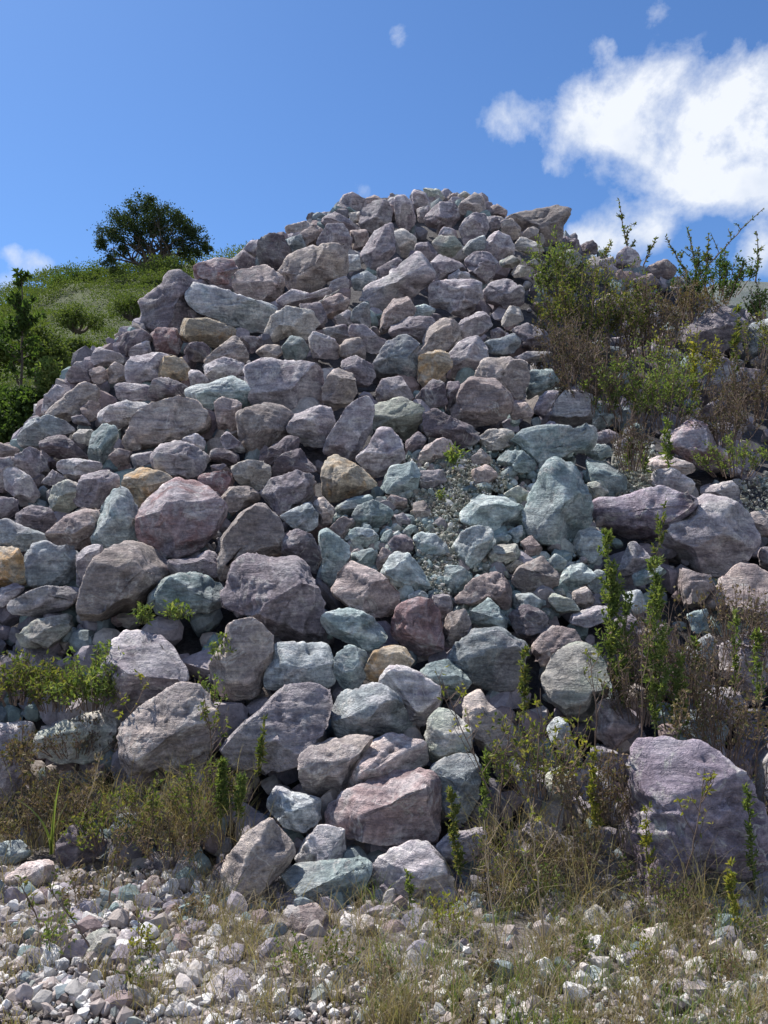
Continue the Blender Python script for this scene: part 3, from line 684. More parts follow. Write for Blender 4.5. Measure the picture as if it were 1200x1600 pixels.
P|330,1530 345,1520 358,1530 348,1542 334,1542
W|207,1530 220,1522 232,1532 220,1542
X|1095,1440 1110,1432 1122,1444 1110,1456
W|1160,1505 1175,1495 1190,1505 1180,1520 1164,1518
X|1040,1530 1052,1522 1064,1532 1054,1542
W|780,1500 792,1470 800,1490 794,1506
X|752,1362 766,1352 780,1362 772,1376 757,1376
W|712,1425 728,1412 745,1420 752,1432 735,1437|white stone right below the right side of the pale foot boulder|white stone beside the pale foot boulder
W|800,1388 815,1375 830,1386 822,1402 805,1402
W|695,1425 708,1415 715,1432 702,1440
M|756,1350 780,1335 800,1352 785,1368 762,1365
L|740,1440 760,1432 775,1446 758,1455
L|862,1500 880,1490 892,1504 876,1514
M|620,1440 640,1430 650,1450 634,1462
"""
CW = {'M': 'mauve grey', 'L': 'pale lilac grey', 'B': 'blue grey', 'T': 'teal grey', 'G': 'greenish grey', 'K': 'beige', 'O': 'ochre tinted', 'R': 'reddish purple',
      'P': 'pinkish brown', 'S': 'pink and white', 'Q': 'reddish pink', 'W': 'cream', 'D': 'dark grey', 'V': 'violet', 'X': 'white'}
rocks = []
for ln in ROCKS.strip().splitlines():
    p = ln.split('|')
    pts = np.array([[float(v) for v in q.split(',')] for q in p[1].split()])
    x, y = pts[:, 0], pts[:, 1]; x2, y2 = np.roll(x, -1), np.roll(y, -1)
    cr = x * y2 - x2 * y; A = cr.sum() / 2
    c = np.array([((x + x2) * cr).sum(), ((y + y2) * cr).sum()]) / (6 * A)
    if p[0] == 'B' and 520 < c[0] < 985 and 660 < c[1] < 1010 and not (c[0] > 940 and c[1] > 900): p[0] = 'T'
    rocks.append(dict(code=p[0], pts=pts, c=c, area=abs(A), label=p[2] if len(p) > 2 else None, short=p[3] if len(p) > 3 else None))
DIRN = ['right of', 'upper right of', 'above', 'upper left of', 'left of', 'lower left of', 'below', 'lower right of']
ORD = ['', 'second rock ', 'third rock ', 'fourth rock ', 'fifth rock ']
def auto_labels():
    marks = [r for r in rocks if r['short']]
    for L in marks:
        L['sec'] = {}
        for r in rocks:
            if r is L: continue
            d = r['c'] - L['c']; ang = math.degrees(math.atan2(-d[1], d[0])) % 360
            L['sec'].setdefault(int(((ang + 22.5) % 360) // 45), []).append((float(np.hypot(*d)), id(r)))
        for k in L['sec']: L['sec'][k].sort()
    for r in rocks:
        if r['label']: continue
        best = None
        for L in marks:
            for k, lst in L['sec'].items():
                for rank, (dist, i) in enumerate(lst[:5]):
                    if i == id(r):
                        sc = dist * (1 + .8 * rank) * (1.0 if k % 2 == 0 else 1.15)
                        if best is None or sc < best[0]: best = (sc, L, k, rank)
        w, h = np.ptp(r['pts'][:, 0]), np.ptp(r['pts'][:, 1])
        shape = 'flat ' if w > 1.75 * h else ('upright ' if h > 1.25 * w else ('blocky ' if len(r['pts']) <= 5 else 'rounded '))
        sz = 'tiny ' if r['area'] < 260 else ('small ' if r['area'] < 900 else ('' if r['area'] < 2600 else 'large '))
        if best is None: r['label'] = f"{sz}{shape}{CW[r['code']]} rock"; continue
        _, L, k, rank = best
        rel = ('just ' if rank == 0 else ORD[rank]) + DIRN[k]
        noun = 'stone' if r['area'] < 900 else 'rock'
        r['label'] = f"{sz}{shape}{CW[r['code']]} {noun}, {rel} the {L['short']}"
        if len(r['label'].replace('-', ' ').split()) > 14: r['label'] = f"{CW[r['code']]} {noun}, {rel} the {L['short']}"
TEALZONE = [(520, 790), (600, 760), (640, 710), (720, 690), (800, 660), (940, 660), (985, 740), (950, 860), (950, 930), (860, 1000), (800, 1010), (740, 990), (640, 940), (560, 880)]
auto_labels()

def radial(pts, c, n=96):
    th = np.linspace(-math.pi, math.pi, n, endpoint=False); out = np.zeros(n)
    A = pts - c; B = np.roll(A, -1, axis=0)
    for i, t in enumerate(th):
        d = np.array([math.cos(t), math.sin(t)]); best = 0
        for a, b in zip(A, B):
            e = b - a; den = d[0] * e[1] - d[1] * e[0]
            if abs(den) < 1e-9: continue
            s = (a[0] * e[1] - a[1] * e[0]) / den; u = (a[0] * d[1] - a[1] * d[0]) / den
            if s > 0 and -1e-6 <= u <= 1 + 1e-6: best = max(best, s)
        out[i] = best
    out[out == 0] = out[out > 0].mean()
    k = np.array([1, 6, 1]) / 8.0
    pad = np.concatenate([out[-1:], out, out[:1]]); out = np.convolve(pad, k, 'valid')
    return th, out
def facet(p, rs, ncut, lo=.60, hi=.86, front=True, T=None):
    """knock flat faces off a lump, as blasted stone has"""
    cuts = []
    if front:
        cuts.append((np.array([rs.uniform(-.45, .35), rs.uniform(.6, .95), rs.uniform(.45, .8)]), rs.uniform(.42, .62)))
        cuts.append((np.array([rs.uniform(-.2, .7), rs.uniform(-.75, -.1), rs.uniform(.7, 1)]), rs.uniform(.50, .68)))
        cuts.append((np.array([rs.uniform(-.9, -.4), rs.uniform(-.4, .5), rs.uniform(.5, .9)]), rs.uniform(.58, .78)))
    if front:
        # a handful of broad, well spread breaks: blocks and wedges rather than cobbles
        Q, _ = np.linalg.qr(rs.normal(size=(3, 3))); nn = rs.integers(8, 12)
        for j in range(nn):
            z = 1 - 2 * (j + .5) / nn; a = j * 2.399963; r_ = math.sqrt(1 - z * z)
            n = np.array([r_ * math.cos(a), r_ * math.sin(a), z]) @ Q + rs.normal(size=3) * .22
            cuts.append((n, rs.uniform(.46, .72)))
    for _ in range(0 if front else ncut):
        n = rs.normal(size=3)
        if front and n[2] < 0 and rs.random() < .5: n[2] = -n[2]
        if front and abs(n[2]) < .45 * np.linalg.norm(n): n[2] = .5 * np.linalg.norm(n)
        cuts.append((n, rs.uniform(lo, hi)))
    for n, fr in cuts:
        n = n / np.linalg.norm(n)
        d = p @ n; mx = d.max() * fr
        k = d > mx
        p[k] -= np.outer((d[k] - mx) * (.995 if front else .97), n)
    return p
def build_rock(r, i):
    rs = np.random.default_rng(1000 + i)
    c = r['c']; pts = r['pts']
    hgt = np.ptp(pts[:, 1]); bot = pts[:, 1].max(); Pb = at(c[0], bot - .04 * hgt)
    yd = Pb[1] + .10 if Pb[2] < .06 else slopeY(c[0], c[1] + .30 * hgt)
    d0 = ray(c[0], c[1]); P = np.array([0, 0, CAMZ]) + d0 * (yd / d0[1]); m = pxm(P)
    th, rad = radial(pts, c)
    rad = rad * m * (1.09 + .06 * float(sstep(800 - c[1], 0, 200)))
    size = math.sqrt(r['area']); sm = size * m
    lv = 6 if size > 120 else (5 if size > 36 else (4 if size > 14 else 3))
    S, FC = ICO[lv]
    ang = np.arctan2(-S[:, 1], S[:, 0])                       # outline is in image axes (y down)
    rr = np.interp(ang, np.concatenate([th, [math.pi]]), np.concatenate([rad, rad[:1]]))
    rho = np.hypot(S[:, 0], S[:, 1]) + 1e-9
    e = .68
    T = .74 * sm * rs.uniform(.9, 1.1)
    q = np.stack([S[:, 0] / rho * rr * rho ** e, S[:, 1] / rho * rr * rho ** e, np.sign(S[:, 2]) * np.abs(S[:, 2]) ** e * T], 1)
    f0 = 2.2 / sm; o = rs.uniform(0, 99, 3)
    nrm = q / (np.linalg.norm(q, axis=1, keepdims=True) + 1e-9)
    q = q + nrm * (.05 * sm * vnoise(q * f0 * .9 + o, 1) + .03 * sm * vnoise(q * f0 * 2.1 + o, 2))[:, None]
    q = facet(q, rs, 17 if size > 30 else 12, .50, .80)
    # broken faces must not shrink the outline: refit it
    qa = np.arctan2(-q[:, 1], q[:, 0]); qr = np.hypot(q[:, 0], q[:, 1]); nb = 56 if lv > 3 else 32
    bi = ((qa + math.pi) / (2 * math.pi) * nb).astype(int) % nb
    mxr = np.zeros(nb); np.maximum.at(mxr, bi, qr)
    bt = (np.arange(nb) + .5) / nb * 2 * math.pi - math.pi
    tg = np.interp(bt, np.concatenate([th, [math.pi]]), np.concatenate([rad, rad[:1]]))
    fac = np.where(mxr > 0, tg / np.maximum(mxr, 1e-6), 1.0); fac = np.clip(fac, .9, 1.7)
    fac = (np.roll(fac, 1) + 4 * fac + np.roll(fac, -1)) / 6
    fx = np.interp(qa, np.concatenate([bt - 2 * math.pi, bt, bt + 2 * math.pi]), np.tile(fac, 3))
    q[:, :2] *= fx[:, None]
    if lv >= 4:
        nrm = q / (np.linalg.norm(q, axis=1, keepdims=True) + 1e-9)
        # stepped fracture surfaces, chips along the edges, grain
        ax = rs.normal(size=3); ax /= np.linalg.norm(ax)
        lay = (q @ ax) * f0 * 3.2 + 1.1 * vnoise(q * f0 * 1.1 + o, 5); stp = np.floor(lay); fr_ = lay - stp
        d = .026 * sm * (hash3(stp.astype(np.int64), 3 + 0 * stp.astype(np.int64), 5 + 0 * stp.astype(np.int64), i) * 2 - 1) * sstep(fr_, 0, .25) * sstep(1 - fr_, 0, .25)
        chip = vnoise(q * f0 * 3.6 + o, 7); d -= .05 * sm * np.clip(chip - .34, 0, 1)
        rg = 1 - 2 * np.abs(vnoise(q * f0 * 2.3 + 1.5 * vnoise(q * f0 + o, 11)[:, None] + o, 12)); d += .008 * sm * rg
        d += .009 * sm * vnoise(q * f0 * 6 + o, 3) + .009 * sm * vnoise(q * f0 * 15 + o, 4)
        if lv >= 5: d += .005 * sm * vnoise(q * f0 * 40 + o, 6)
        q = q + nrm * d[:, None]
    w = np.array([0, 0, CAMZ]) - P; w /= np.linalg.norm(w)
    u = np.cross(np.array([0, 0, 1.0]), w); u /= np.linalg.norm(u); v = np.cross(w, u)
    P = P - w * .10 * T
    if P[2] - sm * .5 < -.1: P = P                            # half sunk stones are fine
    V = P + q[:, :1] * u + q[:, 1:2] * v + q[:, 2:3] * w
    name = 'boulder' if sm > .27 else ('rock' if sm > .14 else 'stone')
    o = mesh_obj(name, V, FC, MATS[r['code']], loc=P)
    cat = 'boulder' if name == 'boulder' else ('rock' if name == 'rock' else 'stone')
    tag(o, r['label'], cat, {'boulder': 'boulders heaped on the rock pile', 'rock': 'rocks wedged between the boulders of the pile', 'stone': 'loose stones on the pile and ground'}[name])
    r['P'] = P; r['m'] = sm
    return o
for i, r in enumerate(rocks): build_rock(r, i)

# ------------------------------------------------------------------ earth core of the heap, ground, loose rubble
def build_mound():
    na, ns = 150, 60
    pxs = np.linspace(-900, 2000, na); rows = []
    for px in pxs:
        top = np.interp(px, SIL[:, 0], SIL[:, 1]) + 3
        col = []
        pys = np.linspace(1440, top, ns)
        for py in pys:
            P = at(px, py); n = np.array([0, -.6, .8]); P = P - n * (.32 if py > top + 60 else .22)
            if P[2] < 0: P[2] = max(P[2], -.25)
            col.append(P)
        last = col[-1]
        for k_ in range(1, 14):
            t = k_ / 13.0
            y = last[1] + t * (last[2] / .7 + 1.5); z = last[2] - .35 * k_ * .12 - (last[2] + .4) * t ** 1.25
            col.append(np.array([last[0] * y / last[1], y, z]))
        rows.append(col)
    V = np.array(rows); A, B = V.shape[:2]; V = V.reshape(-1, 3)
    V = V + np.stack([np.zeros(len(V)), np.zeros(len(V)), .05 * vnoise(V * 3, 3)], 1)
    idx = np.arange(A * B).reshape(A, B)
    Fq = np.stack([idx[:-1, :-1], idx[1:, :-1], idx[1:, 1:], idx[:-1, 1:]], -1).reshape(-1, 4)
    tag(mesh_obj('mound', V, Fq, M_MOUND), kind='structure')
build_mound()
def build_ground():
    # one sheet: fine close by, coarse to the horizon
    g = np.concatenate([-np.geomspace(900, 6, 22), np.linspace(-5, 5, 90), np.geomspace(6, 900, 22)])
    gy = np.concatenate([-np.geomspace(400, 3, 10), np.linspace(-2, 6, 80), np.geomspace(7, 1500, 24)])
    X, Y = np.meshgrid(g, gy, indexing='ij')
    Z = .03 * vnoise(np.stack([X.ravel() * 1.7, Y.ravel() * 1.7, 0 * X.ravel()], 1), 9).reshape(X.shape) * (np.hypot(X, Y) < 12)
    V = np.stack([X, Y, Z], -1); A, B = X.shape; idx = np.arange(A * B).reshape(A, B)
    Fq = np.stack([idx[:-1, :-1], idx[1:, :-1], idx[1:, 1:], idx[:-1, 1:]], -1).reshape(-1, 4)
    tag(mesh_obj('ground', V.reshape(-1, 3), Fq, M_SOIL), kind='structure')
build_ground()
def scatter_stones(name, C, S, mat, label, lv=2, seed=0, aspect=(.6, 1.0)):
    """many little angular stones as one mass"""
    rs = np.random.default_rng(seed)
    protos = []
    for k_ in range(14):
        s, f = ICO[lv]; q = s * np.array([1, rs.uniform(.65, 1), rs.uniform(.5, .9)])
        q = facet(q.copy(), rs, 9, .5, .8, front=False)
        q = q + q * .12 * vnoise(q * 2.1 + rs.uniform(0, 50, 3), 1)[:, None]
        protos.append(q)
    nv = len(ICO[lv][0]); f = ICO[lv][1]
    n = len(C); V = np.zeros((n, nv, 3))
    for i in range(n):
        a = rs.normal(size=(3, 3)); Q, _ = np.linalg.qr(a)
        V[i] = C[i] + (protos[rs.integers(14)] @ Q.T) * S[i]
    FF = (f[None] + (np.arange(n) * nv)[:, None, None]).reshape(-1, 3)
    o = mesh_obj(name, V.reshape(-1, 3), FF, mat, smooth=False)
    tag(o, label, name.replace('_', ' '), kind='stuff'); return o
def rub():
    rs = np.random.default_rng(5); C, S = [], []
    while len(C) < 4200:
        px = rs.uniform(-500, 1700); 
        top = np.interp(px, SIL[:, 0], SIL[:, 1]) + 6
        py = rs.uniform(top, 1430)
        inside = -30 < px < 1230
        if not inside and rs.random() < .3: pass
        P = at(px, py); s = rs.lognormal(-2.5 if py > 700 else -2.05, .42) if inside else rs.lognormal(-1.75, .4)
        s = min(s, .26)
        n = np.array([0, -.6, .8]); P = P - n * (.16 if inside else .02) + rs.normal(size=3) * .02
        C.append(P); S.append(s)
    for _ in range(420):                                       # along the crest
        px = rs.uniform(-40, 1240); top = np.interp(px, SIL[:, 0], SIL[:, 1]); P = at(px, top + rs.uniform(2, 26), .25)
        C.append(P); S.append(rs.uniform(.10, .22))
    scatter_stones('rubble', C, S, M_RUBBLE, 'small broken rubble filling the gaps between the boulders', 2, 3)
rub()
def in_poly(x, y, poly):
    c = False; j = len(poly) - 1
    for i in range(len(poly)):
        if ((poly[i][1] > y) != (poly[j][1] > y)) and (x < (poly[j][0] - poly[i][0]) * (y - poly[i][1]) / (poly[j][1] - poly[i][1]) + poly[i][0]): c = not c
        j = i
    return c
CHUTE3 = [(520, 800), (600, 770), (640, 700), (720, 680), (800, 670), (900, 690), (960, 760), (930, 900), (860, 960), (740, 960), (640, 940), (560, 880)]
CHUTE = [(700, 715), (735, 700), (770, 725), (790, 755), (730, 790), (715, 830), (715, 880), (695, 930), (670, 915), (655, 880), (690, 850), (655, 825), (640, 790), (640, 770), (690, 765)]
CHUTE2 = [(960, 690), (1020, 690), (1020, 770), (975, 790), (955, 740)]
def chute():
    rs = np.random.default_rng(8); C, S = [], []
    for poly, cnt in ((CHUTE, 5200), (CHUTE2, 1200), ([(1130, 760), (1200, 740), (1215, 800), (1160, 805)], 500)):
        xs = [p[0] for p in poly]; ys = [p[1] for p in poly]; k_ = 0
        # a bed of fine scree under the chips
        while k_ < cnt:
            px, py = rs.uniform(min(xs) - 8, max(xs) + 8), rs.uniform(min(ys) - 8, max(ys) + 8)
            if not in_poly(px, py, poly) and rs.random() > .06: continue
            P = at(px, py, .0) ; C.append(P + rs.normal(size=3) * .012); S.append(min(.06, rs.lognormal(-4.55, .55))); k_ += 1
    scatter_stones('gravel', C, S, M_GRAVEL, 'fine grey green gravel spilling down between the boulders', 1, 4)
    C, S = [], []
    while len(C) < 1500:
        px, py = rs.uniform(520, 960), rs.uniform(670, 960)
        if not in_poly(px, py, CHUTE3): continue
        P = at(px, py, .0); C.append(P + rs.normal(size=3) * .02 - np.array([0, -.05, .04])); S.append(float(np.clip(rs.lognormal(-3.1, .5), .02, .10)))
    scatter_stones('broken_stones', C, S, M_TEALRUB, 'small blue green broken stones filling the hollow around the gravel', 2, 14)
    for poly in (CHUTE, CHUTE2):
        cx = sum(p[0] for p in poly) / len(poly); cy = sum(p[1] for p in poly) / len(poly)
        V = []; n = len(poly)
        for f_ in (0, .25, .5, .75, 1.06):
            for p in poly:
                q = at(cx + (p[0] - cx) * f_, cy + (p[1] - cy) * f_, .03 + (.12 if f_ > 1 else 0)); V.append(q)
        V = np.array(V); V[:, 2] += .02 * vnoise(V * 9, 2)
        idx = np.arange(5 * n).reshape(5, n); nx = np.roll(idx, -1, axis=1)
        Fq = np.stack([idx[:-1], nx[:-1], nx[1:], idx[1:]], -1).reshape(-1, 4)
        tag(mesh_obj('scree', V, Fq, M_SCREE), kind='structure')
chute()
def pebbles():
    rs = np.random.default_rng(11); C, S = [], []
    k_ = 0
    while k_ < 15000:
        px = rs.uniform(-250, 1450); py = rs.uniform(1350, 1680)
        d = ray(px, py)
        if d[2] >= 0: continue
        P = np.array([0, 0, CAMZ]) + d * (CAMZ / -d[2])
        if P[1] > 4.3: continue
        dens = .35 + .65 * float(sstep(700 - px, 0, 500)) if py < 1520 else .8
        if rs.random() > dens: continue
        s = rs.lognormal(-4.75, .65); big = rs.random() < .10 and 1400 < py < 1560
        if big: s = rs.uniform(.018, .045)
        s = min(s, .05); P[2] += s * .25
        C.append(P); S.append(s); k_ += 1
    scatter_stones('pebbles', C, S, M_PEBBLE, 'pale pebbles and grit covering the ground before the heap', 1, 6)
    C, S = [], []
    for _ in range(900):                                         # broken rock blurring the foot of the heap
        px = rs.uniform(-60, 1260); py = 1375 + abs(rs.normal()) * 55 * (1.6 if px < 400 else 1)
        if py > 1590: continue
        P = at(px, py, .02); s = float(np.clip(rs.lognormal(-3.25, .5), .015, .085)); P[2] += s * .2
        C.append(P); S.append(s)
    scatter_stones('foot_rubble', C, S, M_RUBBLE, 'broken rock scattered along the foot of the heap', 2, 19)
    C, S = [], []
    for _ in range(1500):
        px = rs.uniform(-60, 1260); py = rs.uniform(1360, 1590)
        if px > 380 and rs.random() < .68: continue
        d = ray(px, py); P = np.array([0, 0, CAMZ]) + d * (CAMZ / -d[2])
        s = rs.uniform(.012, .036) if rs.random() < .9 else rs.uniform(.04, .065); P[2] += s * .35
        C.append(P); S.append(s)
    scatter_stones('limestone_chips', C, S, M_CHIPS, 'white limestone chips strewn over the ground', 2, 9)
pebbles()

# ------------------------------------------------------------------ vegetation
class PB:
    """collects stems (thin tubes) and leaves (small folded blades)"""
    def __init__(s): s.v = []; s.q = []; s.n = 0; s.lv = []; s.lq = []; s.ln = 0
    def tube(s, pts, r0, r1, sides=4):
        pts = np.array(pts); k = len(pts)
        d = np.gradient(pts, axis=0); d /= np.linalg.norm(d, axis=1, keepdims=True) + 1e-9
        up = np.array([.13, .97, .21]); a = np.cross(d, up); a /= np.linalg.norm(a, axis=1, keepdims=True) + 1e-9; b = np.cross(d, a)
        rr = np.linspace(r0, r1, k)[:, None]
        V = np.stack([pts + rr * (a * math.cos(t) + b * math.sin(t)) for t in np.linspace(0, 2 * math.pi, sides, endpoint=False)], 1)
        idx = np.arange(k * sides).reshape(k, sides) + s.n; nx = np.roll(idx, -1, axis=1)
        s.v.append(V.reshape(-1, 3)); s.q.append(np.stack([idx[:-1], nx[:-1], nx[1:], idx[1:]], -1).reshape(-1, 4)); s.n += k * sides
    def leaves(s, P, D, L, W):
        """P bases, D directions (n,3), L lengths, W widths"""
        P = np.asarray(P); D = np.asarray(D); n = len(P)
        if n == 0: return
        D = D / (np.linalg.norm(D, axis=1, keepdims=True) + 1e-9)
        side = np.cross(D, rng.normal(size=(n, 3))); side /= np.linalg.norm(side, axis=1, keepdims=True) + 1e-9
        nn = np.cross(D, side); L = np.broadcast_to(L, (n,))[:, None]; W = np.broadcast_to(W, (n,))[:, None]
        V = np.stack([P, P + D * L * .45 + side * W * .5 + nn * L * .08, P + D * L - nn * L * .12, P + D * L * .45 - side * W * .5 + nn * L * .08], 1)
        s.lv.append(V.reshape(-1, 3)); s.lq.append((np.arange(n * 4) + s.ln).reshape(n, 4)); s.ln += n * 4
    def make(s, name, base, stem, leaf, label, cat, group, stem_name='stems', leaf_name='leaves'):
        root = empty(name, base); tag(root, label, cat, group)
        base = np.asarray(base)
        if s.v:
            o = mesh_obj(stem_name, np.concatenate(s.v) - base, np.concatenate(s.q), stem, root)
        if s.lv:
            o = mesh_obj(leaf_name, np.concatenate(s.lv) - base, np.concatenate(s.lq), leaf, root, smooth=False)
        return root
def curve(a, b, bend, n=9, wob=.0):
    t = np.linspace(0, 1, n)[:, None]; mid = (a + b) / 2 + bend
    p = (1 - t) ** 2 * a + 2 * t * (1 - t) * mid + t * t * b
    if wob: p = p + rng.normal(size=p.shape) * wob * np.sin(t * math.pi)
    return p
def seg_pts(line, n, lo=0, hi=1):
    t = rng.uniform(lo, hi, n) * (len(line) - 1); i = np.minimum(t.astype(int), len(line) - 2); f = (t - i)[:, None]
    return line[i] * (1 - f) + line[i + 1] * f, line[i + 1] - line[i]
def tip_of(base, m, dx, dy, lean=0.0):
    return base + np.array([dx * m, rng.uniform(-.08, .08) - lean, dy * m])
def column_weed(px, py, tx, ty, label, leaf='green', w=1.0, off=-.12, group='tall leafy green weeds', dens=1.0):
    B = at(px, py, off); m = pxm(B); Tp = tip_of(B, m, tx - px, py - ty); H = np.linalg.norm(Tp - B)
    pb = PB(); line = curve(B, Tp, rng.normal(size=3) * .06 * H, 12, .006 * H); pb.tube(line, .004, .0012)
    nb = int(34 * dens)
    for k in range(nb):
        t = rng.uniform(.12, .98); p, d = seg_pts(line, 1, t, t); p = p[0]
        L = (.08 + .13 * (1 - t)) * H * w * rng.uniform(.45, 1.2)
        a = rng.uniform(0, 2 * math.pi); dr = np.array([math.cos(a), math.sin(a), rng.uniform(1.1, 2.4)]); dr /= np.linalg.norm(dr)
        br = curve(p, p + dr * L, np.array([math.cos(a), math.sin(a), 0]) * L * .25, 5); pb.tube(br, .0016, .0007, 3)
        lp, ld = seg_pts(br, int(13 * dens) + 2); dd = ld / (np.linalg.norm(ld, axis=1, keepdims=True) + 1e-9) + rng.normal(size=(len(lp), 3)) * .8
        s = m * 8
        pb.leaves(lp, dd, rng.uniform(.4, 1.5, len(lp)) * s, s * .42)
    lp, ld = seg_pts(line, int(34 * dens), .08, 1); pb.leaves(lp, rng.normal(size=(len(lp), 3)) + np.array([0, 0, .4]), rng.uniform(.7, 1.3, len(lp)) * m * 12, m * 5)
    return pb.make('weed', B, ST['green'], LF[leaf], label, 'weed', group)
def dry_weed(px, py, tx, ty, label, leaf='yellow', nb=9, nl=60, off=-.15, group='dry branching weeds', stem='brown', spread=.42, thick=1.0, ls=9.0):
    B = at(px, py, off); m = pxm(B); Tp = tip_of(B, m, tx - px, py - ty); H = np.linalg.norm(Tp - B)
    pb = PB(); line = curve(B, Tp, rng.normal(size=3) * .06 * H, 12, .006 * H); pb.tube(line, .0042 * thick, .0014 * thick)
    tw = [line]
    for k in range(nb):
        t = rng.uniform(.15, .9); p, _ = seg_pts(line, 1, t, t); p = p[0]; a = rng.uniform(0, 2 * math.pi)
        L = H * (1 - t * .75) * rng.uniform(.3, .65)
        e = p + np.array([math.cos(a) * spread, math.sin(a) * spread * .7, rng.uniform(.55, 1)]) * L
        br = curve(p, e, np.array([math.cos(a), math.sin(a), -.2]) * L * .12, 8, .01 * L); pb.tube(br, .0022 * thick, .0009 * thick, 3); tw.append(br)
        for _ in range(3):
            t2 = rng.uniform(.3, .9); p2, _ = seg_pts(br, 1, t2, t2); p2 = p2[0]
            e2 = p2 + (rng.normal(size=3) * .5 + np.array([0, 0, .6])) * L * .3
            b2 = curve(p2, e2, rng.normal(size=3) * L * .03, 5); pb.tube(b2, .0012 * thick, .0006 * thick, 3); tw.append(b2)
    per = max(1, nl // len(tw))
    for l in tw:
        lp, ld = seg_pts(l, per, .2, 1); pb.leaves(lp, rng.normal(size=(len(lp), 3)) + ld * 2, rng.uniform(.6, 1.4, len(lp)) * m * ls, m * ls * .55)
    return pb.make('dry_weed', B, ST[stem], LF[leaf], label, 'weed', group)
def bushy(px, py, wpx, hpx, label, leaf='olive', nst=26, nl=1400, off=-.1, name='bush', group='bushes', stem='brown', ls=6.0, depth=None, up=.75, lean=0.0):
    B = at(px, py, off) if depth is None else np.array([0, 0, CAMZ]) + ray(px, py) * (depth / ray(px, py)[1])
    m = pxm(B); pb = PB(); tw = []
    for k in range(nst):
        a = rng.uniform(0, 2 * math.pi); rr = math.sqrt(rng.random())
        b = B + np.array([math.cos(a), math.sin(a), 0]) * rr * wpx * m * .28
        hh = hpx * m * (1 - .45 * rr * rr) * rng.uniform(.6, 1.05)
        e = b + np.array([math.cos(a) * rr * wpx * m * .3 + lean * hh, math.sin(a) * rr * wpx * m * .25, hh])
        l = curve(b, e, rng.normal(size=3) * .05 * hh, 8, .01 * hh); pb.tube(l, m * .9, m * .4, 3); tw.append(l)
        for _ in range(5):
            t = rng.uniform(.25, .9); p, _ = seg_pts(l, 1, t, t); p = p[0]
            e2 = p + np.array([rng.normal() * .45, rng.normal() * .45, rng.uniform(.4, 1)]) * hh * .28
            l2 = curve(p, e2, rng.normal(size=3) * .02 * hh, 5); pb.tube(l2, m * .5, m * .3, 3); tw.append(l2)
    per = max(1, nl // len(tw))
    for l in tw:
        c = rng.uniform(.3, 1.7); k = int(per * c) + 1
        lp, ld = seg_pts(l, k, .25, 1); lp = lp + rng.normal(size=lp.shape) * m * ls * .45
        pb.leaves(lp, rng.normal(size=(k, 3)) + np.array([0, 0, up]), rng.uniform(.5, 1.4, k) * m * ls, m * ls * .5)
    return pb.make(name, B, ST[stem], LF[leaf], label, 'bush' if name == 'bush' else 'weed', group)

# --- tall green weeds on the right
column_weed(958, 1090, 953, 832, 'tallest bright green feathery weed, straight column between the heap and the biggest boulder', w=.85, dens=2.0)
column_weed(975, 1110, 985, 930, 'shorter green weed just right of the tallest feathery one', w=1.0)
column_weed(1022, 1170, 1030, 880, 'tall yellow-green weed column left of two faint ones, above the biggest boulder', w=.75, dens=1.9)
column_weed(1040, 1140, 1052, 770, 'slender leaning green weed in front of the very large grey-lilac boulder', leaf='olive', w=.55, dens=.9)
column_weed(1060, 1165, 1062, 1020, 'short dense green weed right above the biggest veined boulder', leaf='green', w=1.2)
column_weed(1090, 1120, 1093, 1000, 'thin fresh green weed in the brown brush, right of the tall columns', w=.8, dens=.7)
column_weed(1150, 1100, 1150, 960, 'green weed spike against the pinkish right-edge boulder', w=.6, dens=.7)
column_weed(1188, 1120, 1192, 985, 'green leafy weed at the right edge beside the pinkish boulder', w=.8, dens=.8)
column_weed(985, 745, 983, 690, 'small bright green sprout on gravel, left of the twin sprouts', w=1.3, dens=.5, group='small green sprouts on gravel')
column_weed(1008, 740, 1006, 690, 'small green sprout on gravel nearest the pink-white stone', w=1.3, dens=.5, group='small green sprouts on gravel')
column_weed(1046, 745, 1046, 655, 'thin green weed standing before the maroon swirl boulder', w=.8, dens=.6)
column_weed(1150, 640, 1160, 470, 'slim green weed on the upper right, in front of the craggy boulder', leaf='olive', w=.5, dens=.7)
column_weed(1085, 640, 1088, 530, 'yellow-green weed spike left of the craggy upper right boulder', leaf='yellow', w=.6, dens=.7)
column_weed(1180, 1400, 1178, 1240, 'green weed in front of the right edge of the biggest boulder', w=.6, dens=.8)
column_weed(1150, 1460, 1140, 1345, 'short yellow-green weed in front of the biggest boulder near its lower right', leaf='yellow', w=.8, dens=.7)
column_weed(940, 1320, 935, 1180, 'yellow-leaved weed column just left of the biggest boulder', leaf='yellow', w=.6, dens=.9)
column_weed(755, 1300, 762, 1180, 'green weed beside the yellowish pale green boulder at the foot', w=.5, dens=.7)
column_weed(720, 1380, 705, 1240, 'leafy pale green weed at the foot, right of the wide reddish base block', leaf='olive', w=.9, dens=1.0)
column_weed(818, 1130, 822, 1010, 'olive weed in front of the blue-white hollowed boulder, on its right', leaf='olive', w=.7, dens=.8)
column_weed(1020, 1395, 1012, 1260, 'yellow-orange leaved weed in front of the left part of the biggest boulder', leaf='yellow', w=.9, dens=.6)
column_weed(640, 1420, 638, 1372, 'small fresh green sprig against the pale foot boulder', w=1.6, dens=.4, group='small green sprouts on gravel')
column_weed(400, 1215, 413, 1120, 'narrow green weed in front of the large slanting lilac boulder', leaf='olive', w=.35, dens=.6)
column_weed(345, 1290, 340, 1195, 'dense green clump left of the foot, below the slanting lilac boulder', leaf='green', w=1.0, dens=1.3)
